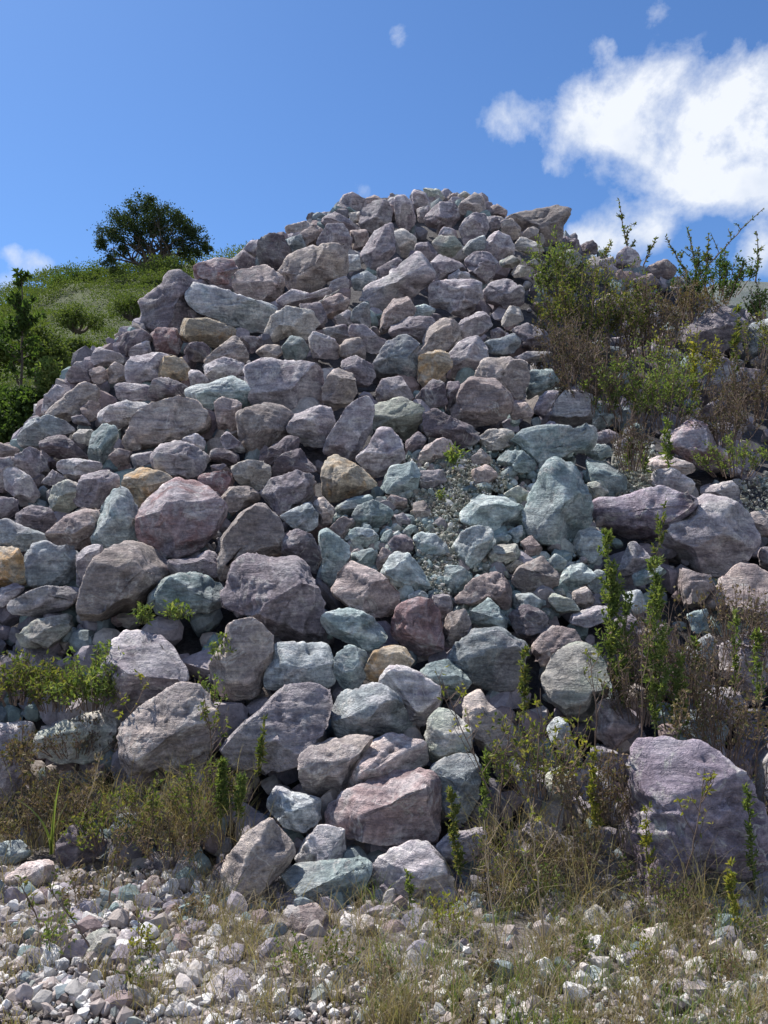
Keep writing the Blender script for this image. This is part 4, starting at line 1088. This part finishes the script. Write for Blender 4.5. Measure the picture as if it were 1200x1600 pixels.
column_weed(372, 1285, 380, 1210, 'green weed right of the dense clump under the slanting lilac boulder', leaf='green', w=1.0, dens=.9)
# --- dry twiggy weeds
for a in [
 (790, 1290, 690, 1060, 'bare reddish twigs crossing the blue-white hollowed boulder', 'yellow', 10, 30),
 (830, 1300, 850, 1080, 'tall brown twiggy weed below the rounded pale green boulder', 'yellow', 11, 90),
 (870, 1290, 905, 1100, 'brown weed with yellow leaves in front of the rounded pale green boulder', 'yellow', 10, 110),
 (780, 1260, 800, 1110, 'yellow-leaved twiggy weed left of the big gap, right of the yellowish pale green boulder', 'olive', 9, 90),
 (900, 1330, 880, 1160, 'dry grey-brown weed thicket between the foot and the biggest boulder', 'brown', 12, 140),
 (990, 1310, 965, 1180, 'dry brown stalks leaning on the biggest boulder left side', 'brown', 10, 80),
 (1060, 1400, 1100, 1200, 'thin dry stem with yellow leaves crossing the face of the biggest boulder', 'yellow', 7, 60),
 (1100, 1330, 1020, 1330, 'sprawling yellow-leaved stem in front of the biggest boulder', 'yellow', 6, 70),
 (1120, 1230, 1110, 1040, 'brown bare brush right of the tall green weeds', 'brown', 13, 120),
 (1180, 1220, 1190, 1030, 'dry brown weed at the right edge below the pinkish boulder', 'brown', 11, 110),
 (1060, 1240, 1075, 1080, 'brown weed just above the top of the biggest boulder', 'brown', 10, 100),
 (930, 1180, 920, 1020, 'thin brown weed right of the rounded pale green boulder', 'olive', 9, 70),
 (1000, 1180, 1005, 960, 'brown dry stalks between the two tallest green weeds', 'brown', 9, 50),
 (1075, 1130, 1080, 930, 'dry reddish stalks under the very large grey-lilac boulder', 'brown', 9, 50),
 (780, 1480, 760, 1290, 'tall dry straw weed at the bottom, right of the pale foot boulder', 'brown', 6, 20),
 (850, 1470, 822, 1260, 'tall straight straw stalk with few yellow leaves, bottom right of centre', 'yellow', 6, 30),
 (60, 1440, 30, 1360, 'arching brown twig over the pale pinkish rock, lower left', 'olive', 6, 30),
 (140, 1480, 60, 1380, 'dark arching twig with olive leaves over the white stones, left', 'olive', 7, 50),
 (170, 1410, 190, 1290, 'dry brown weed left of the dark stones in the lower left', 'brown', 10, 90),
 (120, 1300, 150, 1180, 'bleached twig standing before the weed-sunk grey-green boulder', 'brown', 9, 60),
 (30, 1280, 40, 1150, 'brown tangled weed at the left edge under the grey-green boulder', 'brown', 11, 130),
 (230, 1330, 240, 1220, 'olive weed below the lower big striped boulder', 'olive', 10, 110),
 (300, 1330, 290, 1200, 'dry weed right of the lower big striped boulder', 'olive', 10, 110),
 (330, 1200, 320, 1080, 'thin olive weed between the striped and the slanting lilac boulders', 'olive', 8, 90),
 (180, 1170, 235, 1060, 'yellow-flowered stem crossing the upper big weed-side boulder', 'yellow', 4, 50),
 ]:
    dry_weed(a[0], a[1], a[2], a[3], a[4], a[5], a[6], a[7], stem='dry' if 'straw' in a[4] or 'bleached' in a[4] else 'brown')
# --- weeds against the sky, upper right
def sky_spike(px, py, tx, ty, label, off=.1, n=9, w=1.0):
    B = at(px, py, off); m = pxm(B); Tp = tip_of(B, m, tx - px, py - ty); H = np.linalg.norm(Tp - B)
    pb = PB(); line = curve(B, Tp, rng.normal(size=3) * .04 * H, 14, .005); pb.tube(line, m * 1.2, m * .5); tw = [(line, 1.0)]
    for k in range(n):
        t = rng.uniform(.1, .7); p, _ = seg_pts(line, 1, t, t); p = p[0]; L = H * (1 - t) * rng.uniform(.15, .38)
        e = p + np.array([rng.normal() * .7 * w, rng.normal() * .4, rng.uniform(.6, 1.1)]) * L
        l = curve(p, e, rng.normal(size=3) * .04 * L, 7); pb.tube(l, m * .7, m * .4, 3); tw.append((l, L / H))
    for l, fr in tw:
        k = int(46 * fr) + 8; lp, ld = seg_pts(l, k, .15, 1)
        dd = ld / (np.linalg.norm(ld, axis=1, keepdims=True) + 1e-9) * .8 + rng.normal(size=(k, 3)) * .7
        pb.leaves(lp, dd, rng.uniform(.4, 1.1, k) * m * 6.5, m * 2.6)
    return pb.make('weed_spike', B, ST['brown'], LF['olive'], label, 'weed', 'weed spikes against the sky')
sky_spike(985, 405, 968, 312, 'lone leafy weed spike rising into the white cloud, upper right', n=9)
sky_spike(940, 410, 955, 378, 'short dark weed tip just left of the lone tall spike', n=2)
sky_spike(1005, 415, 1024, 374, 'leaning pointed green weed tip right of the lone tall spike', n=3)
sky_spike(1085, 440, 1195, 324, 'long arching weed branch reaching to the upper right against the sky', n=6, w=.5)
sky_spike(1082, 442, 1040, 368, 'thin weed branch leaning left against the sky, left of the arching one', n=4, w=.6)
sky_spike(1090, 440, 1075, 355, 'upright weed branch between the left-leaning and the arching branch', n=6, w=.6)
sky_spike(1100, 440, 1110, 362, 'leafy fork of weed branches under the arching branch', n=9)
sky_spike(1180, 440, 1185, 358, 'thin weed spike nearest the right edge, against the sky', n=5, w=.5)
# --- overgrown hollow, right of the heap
for a in [
 (868, 480, 70, 110, 'green feathery bush just under the overhanging flat-topped boulder', 'green', 24, 1500),
 (905, 540, 120, 140, 'olive bush in the hollow beside the small upright white rock', 'olive', 44, 2600),
 (880, 600, 90, 110, 'purple-brown twiggy bush against the right edge of the heap', 'purple', 44, 1500),
 (960, 560, 110, 150, 'mixed olive bush in the middle of the hollow, under the right skyline', 'olive', 40, 2000),
 (930, 650, 110, 130, 'dark bush with purple stems above the pale layered boulder', 'purple', 44, 1700),
 (985, 660, 110, 120, 'bright yellow-green leafy bush in the centre of the hollow', 'green', 30, 1900),
 (1035, 670, 110, 130, 'olive leafy bush left of the maroon swirl boulder', 'green', 32, 1700),
 (985, 735, 60, 90, 'brown stems rising from gravel below the yellow-green bush', 'purple', 30, 350),
 (1020, 560, 100, 120, 'brownish thin bush below the right skyline rocks', 'purple', 36, 1000),
 (1075, 620, 90, 120, 'yellow-green weeds left of the dark boulder on the right', 'yellow', 22, 900),
 (1080, 510, 90, 80, 'brown brush on the skyline above the craggy upper right boulder', 'brown', 34, 1100),
 (1120, 470, 110, 70, 'dark green leafy bush on the right skyline', 'dark', 36, 2200),
 (1175, 660, 110, 110, 'purple-brown brush at the right edge below the dark boulder', 'purple', 50, 1500),
 (1130, 700, 90, 90, 'purple-brown brush right above the maroon swirl boulder', 'purple', 40, 900),
 (1150, 745, 100, 70, 'green weeds right of the maroon swirl boulder', 'green', 24, 900),
 (1195, 500, 50, 60, 'small green bush at the right edge above the blue-grey boulder', 'dark', 20, 600),
 (1180, 560, 60, 90, 'thin green weeds left of the blue-grey right-edge boulder', 'olive', 14, 400),
 ]:
    bushy(a[0], a[1], a[2] * 1.2, a[3] * 1.1, a[4], a[5], int(a[6] * .85), int(a[7] * 1.15), off=-.3, group='bushes in the overgrown hollow', ls=5.2)
# --- lower right brush
for a in [
 (1130, 1180, 160, 130, 'grey-brown bare brush behind the top of the biggest boulder', 'brown', 46, 700),
 (1000, 1130, 110, 140, 'brown brush at the feet of the tall green weeds', 'purple', 40, 600),
 (850, 1240, 150, 130, 'brown and yellow brush in the gap under the rounded pale green boulder', 'olive', 40, 800),
 (950, 1280, 110, 110, 'brown brush left of the biggest boulder', 'brown', 40, 600),
 (1180, 1040, 90, 110, 'thin brown brush in front of the pinkish right-edge boulder', 'purple', 26, 350),
 (1020, 1060, 150, 130, 'thin purple-brown brush behind the two tallest green weeds', 'purple', 40, 420),
 (1150, 1000, 110, 110, 'faint brown brush under the pinkish right-edge boulder', 'brown', 30, 300),
 (1090, 1120, 150, 170, 'purple-brown brush in front of the green weed spikes on the right', 'purple', 44, 500),
 (1170, 1300, 90, 150, 'brown stalks in front of the right corner of the biggest boulder', 'brown', 18, 200),
 (900, 1380, 130, 110, 'brown and straw brush at the foot, left of the biggest boulder base', 'brown', 26, 420),
 (790, 1400, 120, 120, 'olive and straw weeds right of the pale foot boulder', 'olive', 22, 380),
 (1030, 1420, 150, 90, 'low green and straw weeds under the left of the biggest boulder', 'olive', 24, 420),
 ]:
    bushy(a[0], a[1], a[2], a[3], a[4], a[5], a[6], a[7], off=-.1, group='brush in the lower right', ls=7.0)
# --- left bushes
for a in [
 (150, 1110, 130, 130, 'leafy green bush left of the upper big weed-side boulder', 'green', 44, 2600, 10.0),
 (90, 1110, 120, 110, 'dark olive bush left of the leafy green one', 'olive', 34, 1500, 9.0),
 (30, 1100, 110, 110, 'olive and brown bush at the left edge below the long flat pale slab', 'olive', 34, 1300, 9.0),
 (20, 1190, 120, 90, 'brown tangled bush at the left edge beside the grey-green boulder', 'brown', 40, 900, 8.0),
 (110, 1260, 160, 90, 'brown brush in front of the weed-sunk grey-green boulder', 'brown', 40, 700, 8.0),
 (60, 1300, 150, 90, 'dark brown thicket over the dark stones at the left edge', 'brown', 44, 1000, 8.0),
 (170, 1320, 150, 90, 'tangled brown and green thicket above the white stones on the left', 'olive', 40, 900, 8.0),
 (265, 1340, 130, 90, 'straw and brown thicket left of the speckled yellowish foot boulder', 'brown', 36, 800, 8.0),
 (120, 1180, 140, 80, 'purple-brown thicket above the weed-sunk grey-green boulder', 'purple', 40, 700, 8.0),
 (230, 1270, 130, 80, 'olive brush under the lower big striped boulder', 'olive', 30, 700, 8.0),
 (320, 1270, 120, 110, 'grassy olive bush between the striped boulder and the foot', 'olive', 30, 800, 8.0),
 (325, 1110, 60, 80, 'small olive weeds between the craggy beige and striped boulders', 'green', 14, 350, 8.0),
 ]:
    bushy(a[0], a[1], a[2], a[3] * .78, a[4], a[5], int(a[6] * .75), int(a[7] * .62), off=-.12, group='bushes at the lower left', ls=a[8] * .9)
for (px, py, w, h, lab) in [(272, 968, 46, 30, 'bright green leafy sprig on the left end of the smooth pale green boulder'),
                            (347, 1030, 32, 42, 'bright green sprig beside the craggy layered beige boulder'),
                            (222, 975, 26, 36, 'small green sprig below the streaked grey-tan boulder'),
                            (690, 782, 14, 16, 'tiny green tuft growing in the gravel chute'),
                            (708, 728, 16, 40, 'thin grass tuft at the top of the gravel chute')]:
    bushy(px, py, w, h, lab, 'green', 8, 130 if h > 20 else 40, off=-.22, name='sprig', group='green sprigs among the boulders', stem='green', ls=9.0 if h > 20 else 5)

rgf = np.random.default_rng(314)
FG = [(70, 1500, 'green weed among the white stones at the far lower left'), (215, 1560, 'olive weed at the bottom, among pebbles left of centre'), (225, 1500, 'small yellow-green weed above the bottom pebbles, left'),
      (300, 1445, 'thin weed over the white stones below the dark left rocks'), (455, 1530, 'olive weed at the bottom beside the bright white bottom stone'), (530, 1520, 'single-leaved green weed at the bottom, left of centre'),
      (700, 1470, 'olive weed between the pale foot boulder and the cream slab-like stone'), (780, 1430, 'leafy olive weed right of the white foot stones'), (850, 1420, 'green weed left of the egg-shaped white stone'),
      (900, 1500, 'low olive weed under the egg-shaped white stone'), (1000, 1520, 'green weed between the pale teal stone and the long pale grass stone'), (1075, 1460, 'bright weed above the long pale grass stone'),
      (1130, 1540, 'dry reddish weed at the lower right corner'), (1190, 1480, 'straw weed at the right edge near the bottom'), (600, 1560, 'brown weed at the bottom centre'), (130, 1420, 'brown weed over pale rocks, lower left'), (760, 1540, 'dry weed at the bottom right of centre')]
for k, (px, py, lab) in enumerate(FG):
    lf = ('green', 'olive', 'yellow', 'brown')[k % 4] if 'dry' not in lab and 'brown' not in lab else 'brown'
    bushy(px, py, rgf.uniform(40, 80), rgf.uniform(55, 95), lab, lf, 9, 110, off=0, name='weed', group='low weeds in the foreground', stem='dry' if k % 2 else 'brown', ls=8.5)
# broad-bladed sprout, grass
def blades(V, Q, n0, base, h, w, lean, k=5, flat=None):
    t = np.linspace(0, 1, k + 1)[:, None]; a = rng.uniform(0, 2 * math.pi)
    sd_ = np.array([math.cos(a), math.sin(a), 0])
    c = base + np.array([0, 0, 1]) * h * t + lean * h * t ** 2 - np.array([0, 0, 1]) * h * .25 * np.linalg.norm(lean) * t ** 3
    ww = w * (1 - t ** 1.6) * .5 + w * .04
    L_ = c - sd_ * ww; R_ = c + sd_ * ww
    V.append(np.stack([L_, R_], 1).reshape(-1, 3)); idx = n0 + np.arange(2 * (k + 1)).reshape(-1, 2)
    Q.append(np.stack([idx[:-1, 0], idx[:-1, 1], idx[1:, 1], idx[1:, 0]], 1)); return n0 + 2 * (k + 1)
def sprout():
    B = at(80, 1335, -.2); m = pxm(B); root = empty('grass_sprout', B); tag(root, 'broad-bladed bright green grass sprout at the lower left', 'plant')
    for dx, dh, w in ((14, 122, 6), (-55, 100, 5), (24, 85, 5.5), (-18, 60, 5), (6, 95, 5)):
        V, Q = [], []; l = np.array([dx / dh, -.05, 0])
        blades(V, Q, 0, np.zeros(3), dh * m, w * m, l, 8)
        mesh_obj('blade', np.concatenate(V), np.concatenate(Q), M_GRASS, root)
sprout()
def grass(name, n, area, hr, wr, mat, label, seed, lean=.55, y_on_slope=False):
    global rng
    rng = np.random.default_rng(seed); V, Q = [], []; n0 = 0; k_ = 0
    clumps = [(rng.uniform(area[0], area[2]), rng.uniform(area[1], area[3])) for _ in range(max(8, n // 28))]
    while k_ < n:
        cx, cy = clumps[rng.integers(len(clumps))]
        px, py = cx + rng.normal() * 14, cy + rng.normal() * 7
        if not area[1] - 20 < py < area[3] + 30: continue
        P = at(px, py, -.05 if y_on_slope else 0)
        n0 = blades(V, Q, n0, P, rng.uniform(*hr), rng.uniform(*wr), np.array([rng.normal(), rng.normal(), 0]) * lean, 4); k_ += 1
    tag(mesh_obj(name, np.concatenate(V), np.concatenate(Q), mat), label, 'grass', kind='stuff')
grass('dry_grass', 5200, (330, 1415, 1260, 1640), (.06, .22), (.0016, .0034), M_STRAW, 'dry straw coloured grass along the bottom right of the ground', 21)
grass('green_grass', 2000, (560, 1370, 1260, 1640), (.05, .18), (.002, .0045), M_GRASS, 'green grass blades among the stones at the bottom', 22)
grass('sparse_grass', 2000, (-60, 1340, 420, 1620), (.05, .17), (.0016, .0034), M_STRAW, 'sparse dry grass on the white stones at the lower left', 23)
grass('brush_grass', 1500, (-30, 1240, 400, 1345), (.10, .30), (.0022, .004), M_STRAW, 'brown grass below the left boulders', 24, y_on_slope=True)
grass('tall_grass', 1000, (760, 1300, 1230, 1440), (.12, .38), (.0022, .004), M_STRAW, 'taller dry grass around the biggest boulder', 25, y_on_slope=True)
rng = np.random.default_rng(77)
# a bleached stick lying on the rocks
def stick():
    a = at(496, 475, -.35); b = at(530, 453, -.35); pb = PB(); pb.tube(curve(a, b, np.array([0, 0, .02]), 8, .006), .016, .009, 6)
    o = mesh_obj('stick', np.concatenate(pb.v) - a, np.concatenate(pb.q), ST['grey'], loc=None); o.location = a
    tag(o, 'bleached thin stick lying on rocks above the cream arched boulder', 'stick')
stick()

# ------------------------------------------------------------------ green hill on the left with its tree, far hill on the right
HS = np.array([(-1500, 560), (-700, 520), (-300, 500), (0, 478), (60, 456), (100, 436), (150, 434), (200, 428), (240, 418), (300, 412), (340, 408), (420, 402), (520, 420), (700, 520), (900, 640)], float)
def hill_pt(px, t):
    top = np.interp(px, HS[:, 0], HS[:, 1]); a, s1 = ray_as(px, top); s0 = ray_as(px, 800)[1]
    Y = 12.5 + 30 * t ** 1.25; s = s0 + (s1 - s0) * (1 - (1 - t) ** 1.6) if t <= 1 else s1
    if t > 1: z = CAMZ + s1 * 42.5 - (t - 1) * 22; Y = 42.5 + (t - 1) * 60; return np.array([a * Y, Y, z])
    return np.array([a * Y, Y, CAMZ + s * Y])
def hill():
    pxs = np.linspace(-1500, 900, 90); ts = np.concatenate([np.linspace(0, 1, 50), [1.04, 1.12, 1.25, 1.5, 1.9]])
    V = np.array([[hill_pt(px, t) for t in ts] for px in pxs]); A, B = V.shape[:2]
    V[:, 0, 2] = -.2; V = V.reshape(-1, 3); k = V[:, 2] > 0
    V[:, 2] += .35 * vnoise(V * .35, 4) * k * (V[:, 1] < 40)
    idx = np.arange(A * B).reshape(A, B)
    Fq = np.stack([idx[:-1, :-1], idx[1:, :-1], idx[1:, 1:], idx[:-1, 1:]], -1).reshape(-1, 4)
    tag(mesh_obj('hill', V, Fq, M_HILL), kind='structure')
hill()
def hill_scrub():
    pb = PB(); rs = rng
    # low humps of scrub, many leaf-sized faces
    for k in range(700):
        px = rs.uniform(-500, 430); t = rs.uniform(.02, 1.0) ** .8; c = hill_pt(px, t); r = rs.uniform(.35, .9) * (.6 + c[1] / 45)
        n = int(300 + 160 * rs.random()); d = rs.normal(size=(n, 3)); d[:, 2] = np.abs(d[:, 2]); d /= np.linalg.norm(d, axis=1, keepdims=True)
        rad = r * rs.uniform(.75, 1.05, (n, 1)) * (1 + .35 * vnoise(d * 2.5 + k, 3)[:, None])
        p = c + d * rad * np.array([1.3, 1.2, .55]); s = .0024 * c[1]
        pb.leaves(p, d + rs.normal(size=(n, 3)) * .7, rs.uniform(.6, 1.5, n) * s, s * .55)
    tag(mesh_obj('scrub', np.concatenate(pb.lv), np.concatenate(pb.lq), LF['hill'], smooth=False), 'low green scrub covering the hillside behind the heap', 'scrub', kind='stuff')
hill_scrub()
def leaf_bush(px, py, depth, wpx, hpx, label, leaf='hill', n=5000, ls=6, group='shrubs along the left hill foot', name='shrub', lobes=9):
    d = ray(px, py); B = np.array([0, 0, CAMZ]) + d * (depth / d[1]); m = pxm(B); pb = PB()
    for k in range(lobes):
        a = rng.uniform(0, 2 * math.pi); rr = rng.random() ** .6
        c = B + np.array([math.cos(a) * rr * wpx * .34 * m, math.sin(a) * rr * wpx * .3 * m, hpx * m * (.30 + .52 * rng.random() * (1 - .5 * rr))])
        pb.tube(curve(B + np.array([math.cos(a), math.sin(a), 0]) * .05, c, rng.normal(size=3) * .05, 7, .02), m * 3, m * 1.2)
        R_ = wpx * m * rng.uniform(.14, .25); nn = n // lobes
        v = rng.normal(size=(nn, 3)); v /= np.linalg.norm(v, axis=1, keepdims=True)
        p = c + v * R_ * (rng.random((nn, 1)) ** .45) * (1 + .4 * vnoise(v * 2.2 + k * 3.1, 2)[:, None]) * np.array([1, 1, .85])
        p = p[p[:, 2] > B[2] - .1]
        pb.leaves(p, rng.normal(size=(len(p), 3)) + np.array([0, 0, .3]), rng.uniform(.6, 1.4, len(p)) * m * ls, m * ls * .55)
    return pb.make(name, B, ST['bark'], LF[leaf], label, 'shrub', group)
for a in [
 (10, 760, 11.5, 170, 210, 'dark green shrub filling the left edge beside the heap', 'dark', 7000, 8),
 (95, 660, 11.5, 120, 120, 'mid green shrub behind the layered brownish skyline boulder', 'green', 4500, 7),
 (50, 640, 13.5, 150, 150, 'olive shrub above the dark green left-edge shrub', 'hill', 6000, 6.5),
 (150, 590, 15, 120, 80, 'sunlit green shrub just left of the pale step rock', 'hill', 4500, 6),
 (-60, 620, 13, 160, 190, 'dark shrub at the far left edge under the leafy sapling', 'dark', 6000, 7),
 (120, 520, 24, 90, 50, 'round shrub halfway up the green hill', 'hill', 3000, 4),
 (205, 500, 24, 90, 45, 'olive mound-shaped shrub left of the tall left-shoulder boulder', 'hill', 3000, 4),
 (265, 440, 36, 90, 40, 'olive shrub on the hilltop right of the tree', 'hill', 2600, 3.5),
 (140, 452, 40, 90, 34, 'dark shrub on the hill skyline left of the tree', 'dark', 2600, 3.5),
 (90, 462, 38, 60, 34, 'small green shrub on the hill skyline nearest the sapling', 'dark', 1800, 3.5)]:
    leaf_bush(*a)
def sapling():
    depth = 12.0; d = ray(30, 640); B = np.array([0, 0, CAMZ]) + d * (depth / d[1]); m = pxm(B); pb = PB()
    tr = curve(B, B + np.array([-2, 0, 215]) * m, np.array([.05, 0, 0]), 12, .01); pb.tube(tr, m * 3, m * .8)
    for k in range(34):
        t = rng.uniform(.2, .97); p, _ = seg_pts(tr, 1, t, t); p = p[0]; a = rng.uniform(0, 6.28); L = m * rng.uniform(22, 50) * (1.25 - t)
        l = curve(p, p + np.array([math.cos(a), math.sin(a), .75]) * L, np.array([0, 0, -.1]) * L, 6); pb.tube(l, m * 1.1, m * .5, 3)
        lp, ld = seg_pts(l, 34, .2, 1); pb.leaves(lp, ld * 8 + rng.normal(size=lp.shape) * .8, rng.uniform(.6, 1.3, 34) * m * 10, m * 5.5)
    pb.make('sapling', B, ST['bark'], LF['dark'], 'leafy sapling poking above the hill at the left edge, against the sky', 'sapling', None, 'trunk', 'crown')
sapling()
def tree():
    depth = 38.0; d = ray(232, 426); B = np.array([0, 0, CAMZ]) + d * (depth / d[1]); m = pxm(B)
    B[2] -= .5; pb = PB(); ends = []
    def up(x, z, y=0): return B + np.array([x * m, y * m, .5 + z * m])
    # trunk, limbs
    stems = [((-2, 0), (-10, 36)), ((0, 0), (4, 34)), ((2, 0), (20, 30)), ((-3, 0), (-30, 22)), ((1, 6), (38, 26))]
    for (a, b) in stems:
        l = curve(up(*a), up(b[0], b[1], rng.uniform(-12, 12)), rng.normal(size=3) * .15, 8, .03); pb.tube(l, .13, .06, 6)
        for _ in range(7):
            t = rng.uniform(.45, 1); p, _ = seg_pts(l, 1, t, t); p = p[0]
            e = p + np.array([rng.normal() * 26, rng.normal() * 22, rng.uniform(8, 44)]) * m
            l2 = curve(p, e, rng.normal(size=3) * .2, 6, .03); pb.tube(l2, .05, .02, 4)
            for _ in range(3):
                p2, _ = seg_pts(l2, 1, .4, 1); p2 = p2[0]; l3 = curve(p2, p2 + rng.normal(size=3) * m * 11 + np.array([0, 0, 5 * m]), rng.normal(size=3) * .05, 4); pb.tube(l3, .022, .012, 3)
    # crown: leaf clumps spread through a wide umbrella
    prof = [(-62, 62, 14), (-70, 40, 13), (-58, 24, 9), (-64, 10, 8), (-52, 80, 15), (-36, 92, 16), (-16, 100, 15), (3, 108, 10), (2, 92, 18), (22, 96, 15), (42, 88, 15), (58, 76, 14), (72, 62, 13), (82, 46, 11), (74, 36, 10),
            (88, 36, 6), (60, 34, 11), (48, 50, 14), (-46, 58, 16), (-28, 72, 18), (0, 72, 18), (24, 74, 17), (44, 66, 15), (-14, 56, 13), (14, 54, 13), (34, 44, 10), (-44, 38, 9), (-30, 46, 10), (62, 22, 6), (-50, 6, 6), (96, 38, 3)]
    for (x, z, r) in prof:
        for j in range(7):
            c = up(x + rng.normal() * r * .55, z + rng.normal() * r * .5, rng.uniform(-40, 40) * (1 - abs(x) / 110))
            n = int(95 * (r / 12) ** 1.3); rr = r * .5 * m
            v = rng.normal(size=(n, 3)) * rr * .62
            pb.leaves(c + v, rng.normal(size=(n, 3)), rng.uniform(.6, 1.4, n) * m * 3.4, m * 2.0)
    root = pb.make('broadleaf_tree', B, ST['bark'], LF['tree'], 'lone dark umbrella-shaped tree on the green hilltop at the left', 'tree', None, 'trunk', 'crown')
tree()
def far_hill():
    pxs = np.linspace(850, 2600, 50); ts = np.linspace(0, 1.6, 26); V = []
    for px in pxs:
        top = np.interp(px, [850, 1050, 1130, 1200, 1500, 2600], [520, 450, 424, 430, 440, 600]); a, s1 = ray_as(px, top); s0 = ray_as(px, 780)[1]
        for t in ts:
            Y = 20 + 40 * t; z = CAMZ + (s0 + (s1 - s0) * min(1, t)) * Y if t <= 1 else CAMZ + s1 * 60 - (t - 1) * 40
            V.append((a * Y, Y, z))
    V = np.array(V); V[:, 2] += .3 * vnoise(V * .4, 2); A, B = 50, 26
    idx = np.arange(A * B).reshape(A, B); Fq = np.stack([idx[:-1, :-1], idx[1:, :-1], idx[1:, 1:], idx[:-1, 1:]], -1).reshape(-1, 4)
    tag(mesh_obj('far_hill', V, Fq, M_FARHILL), kind='structure')
far_hill()
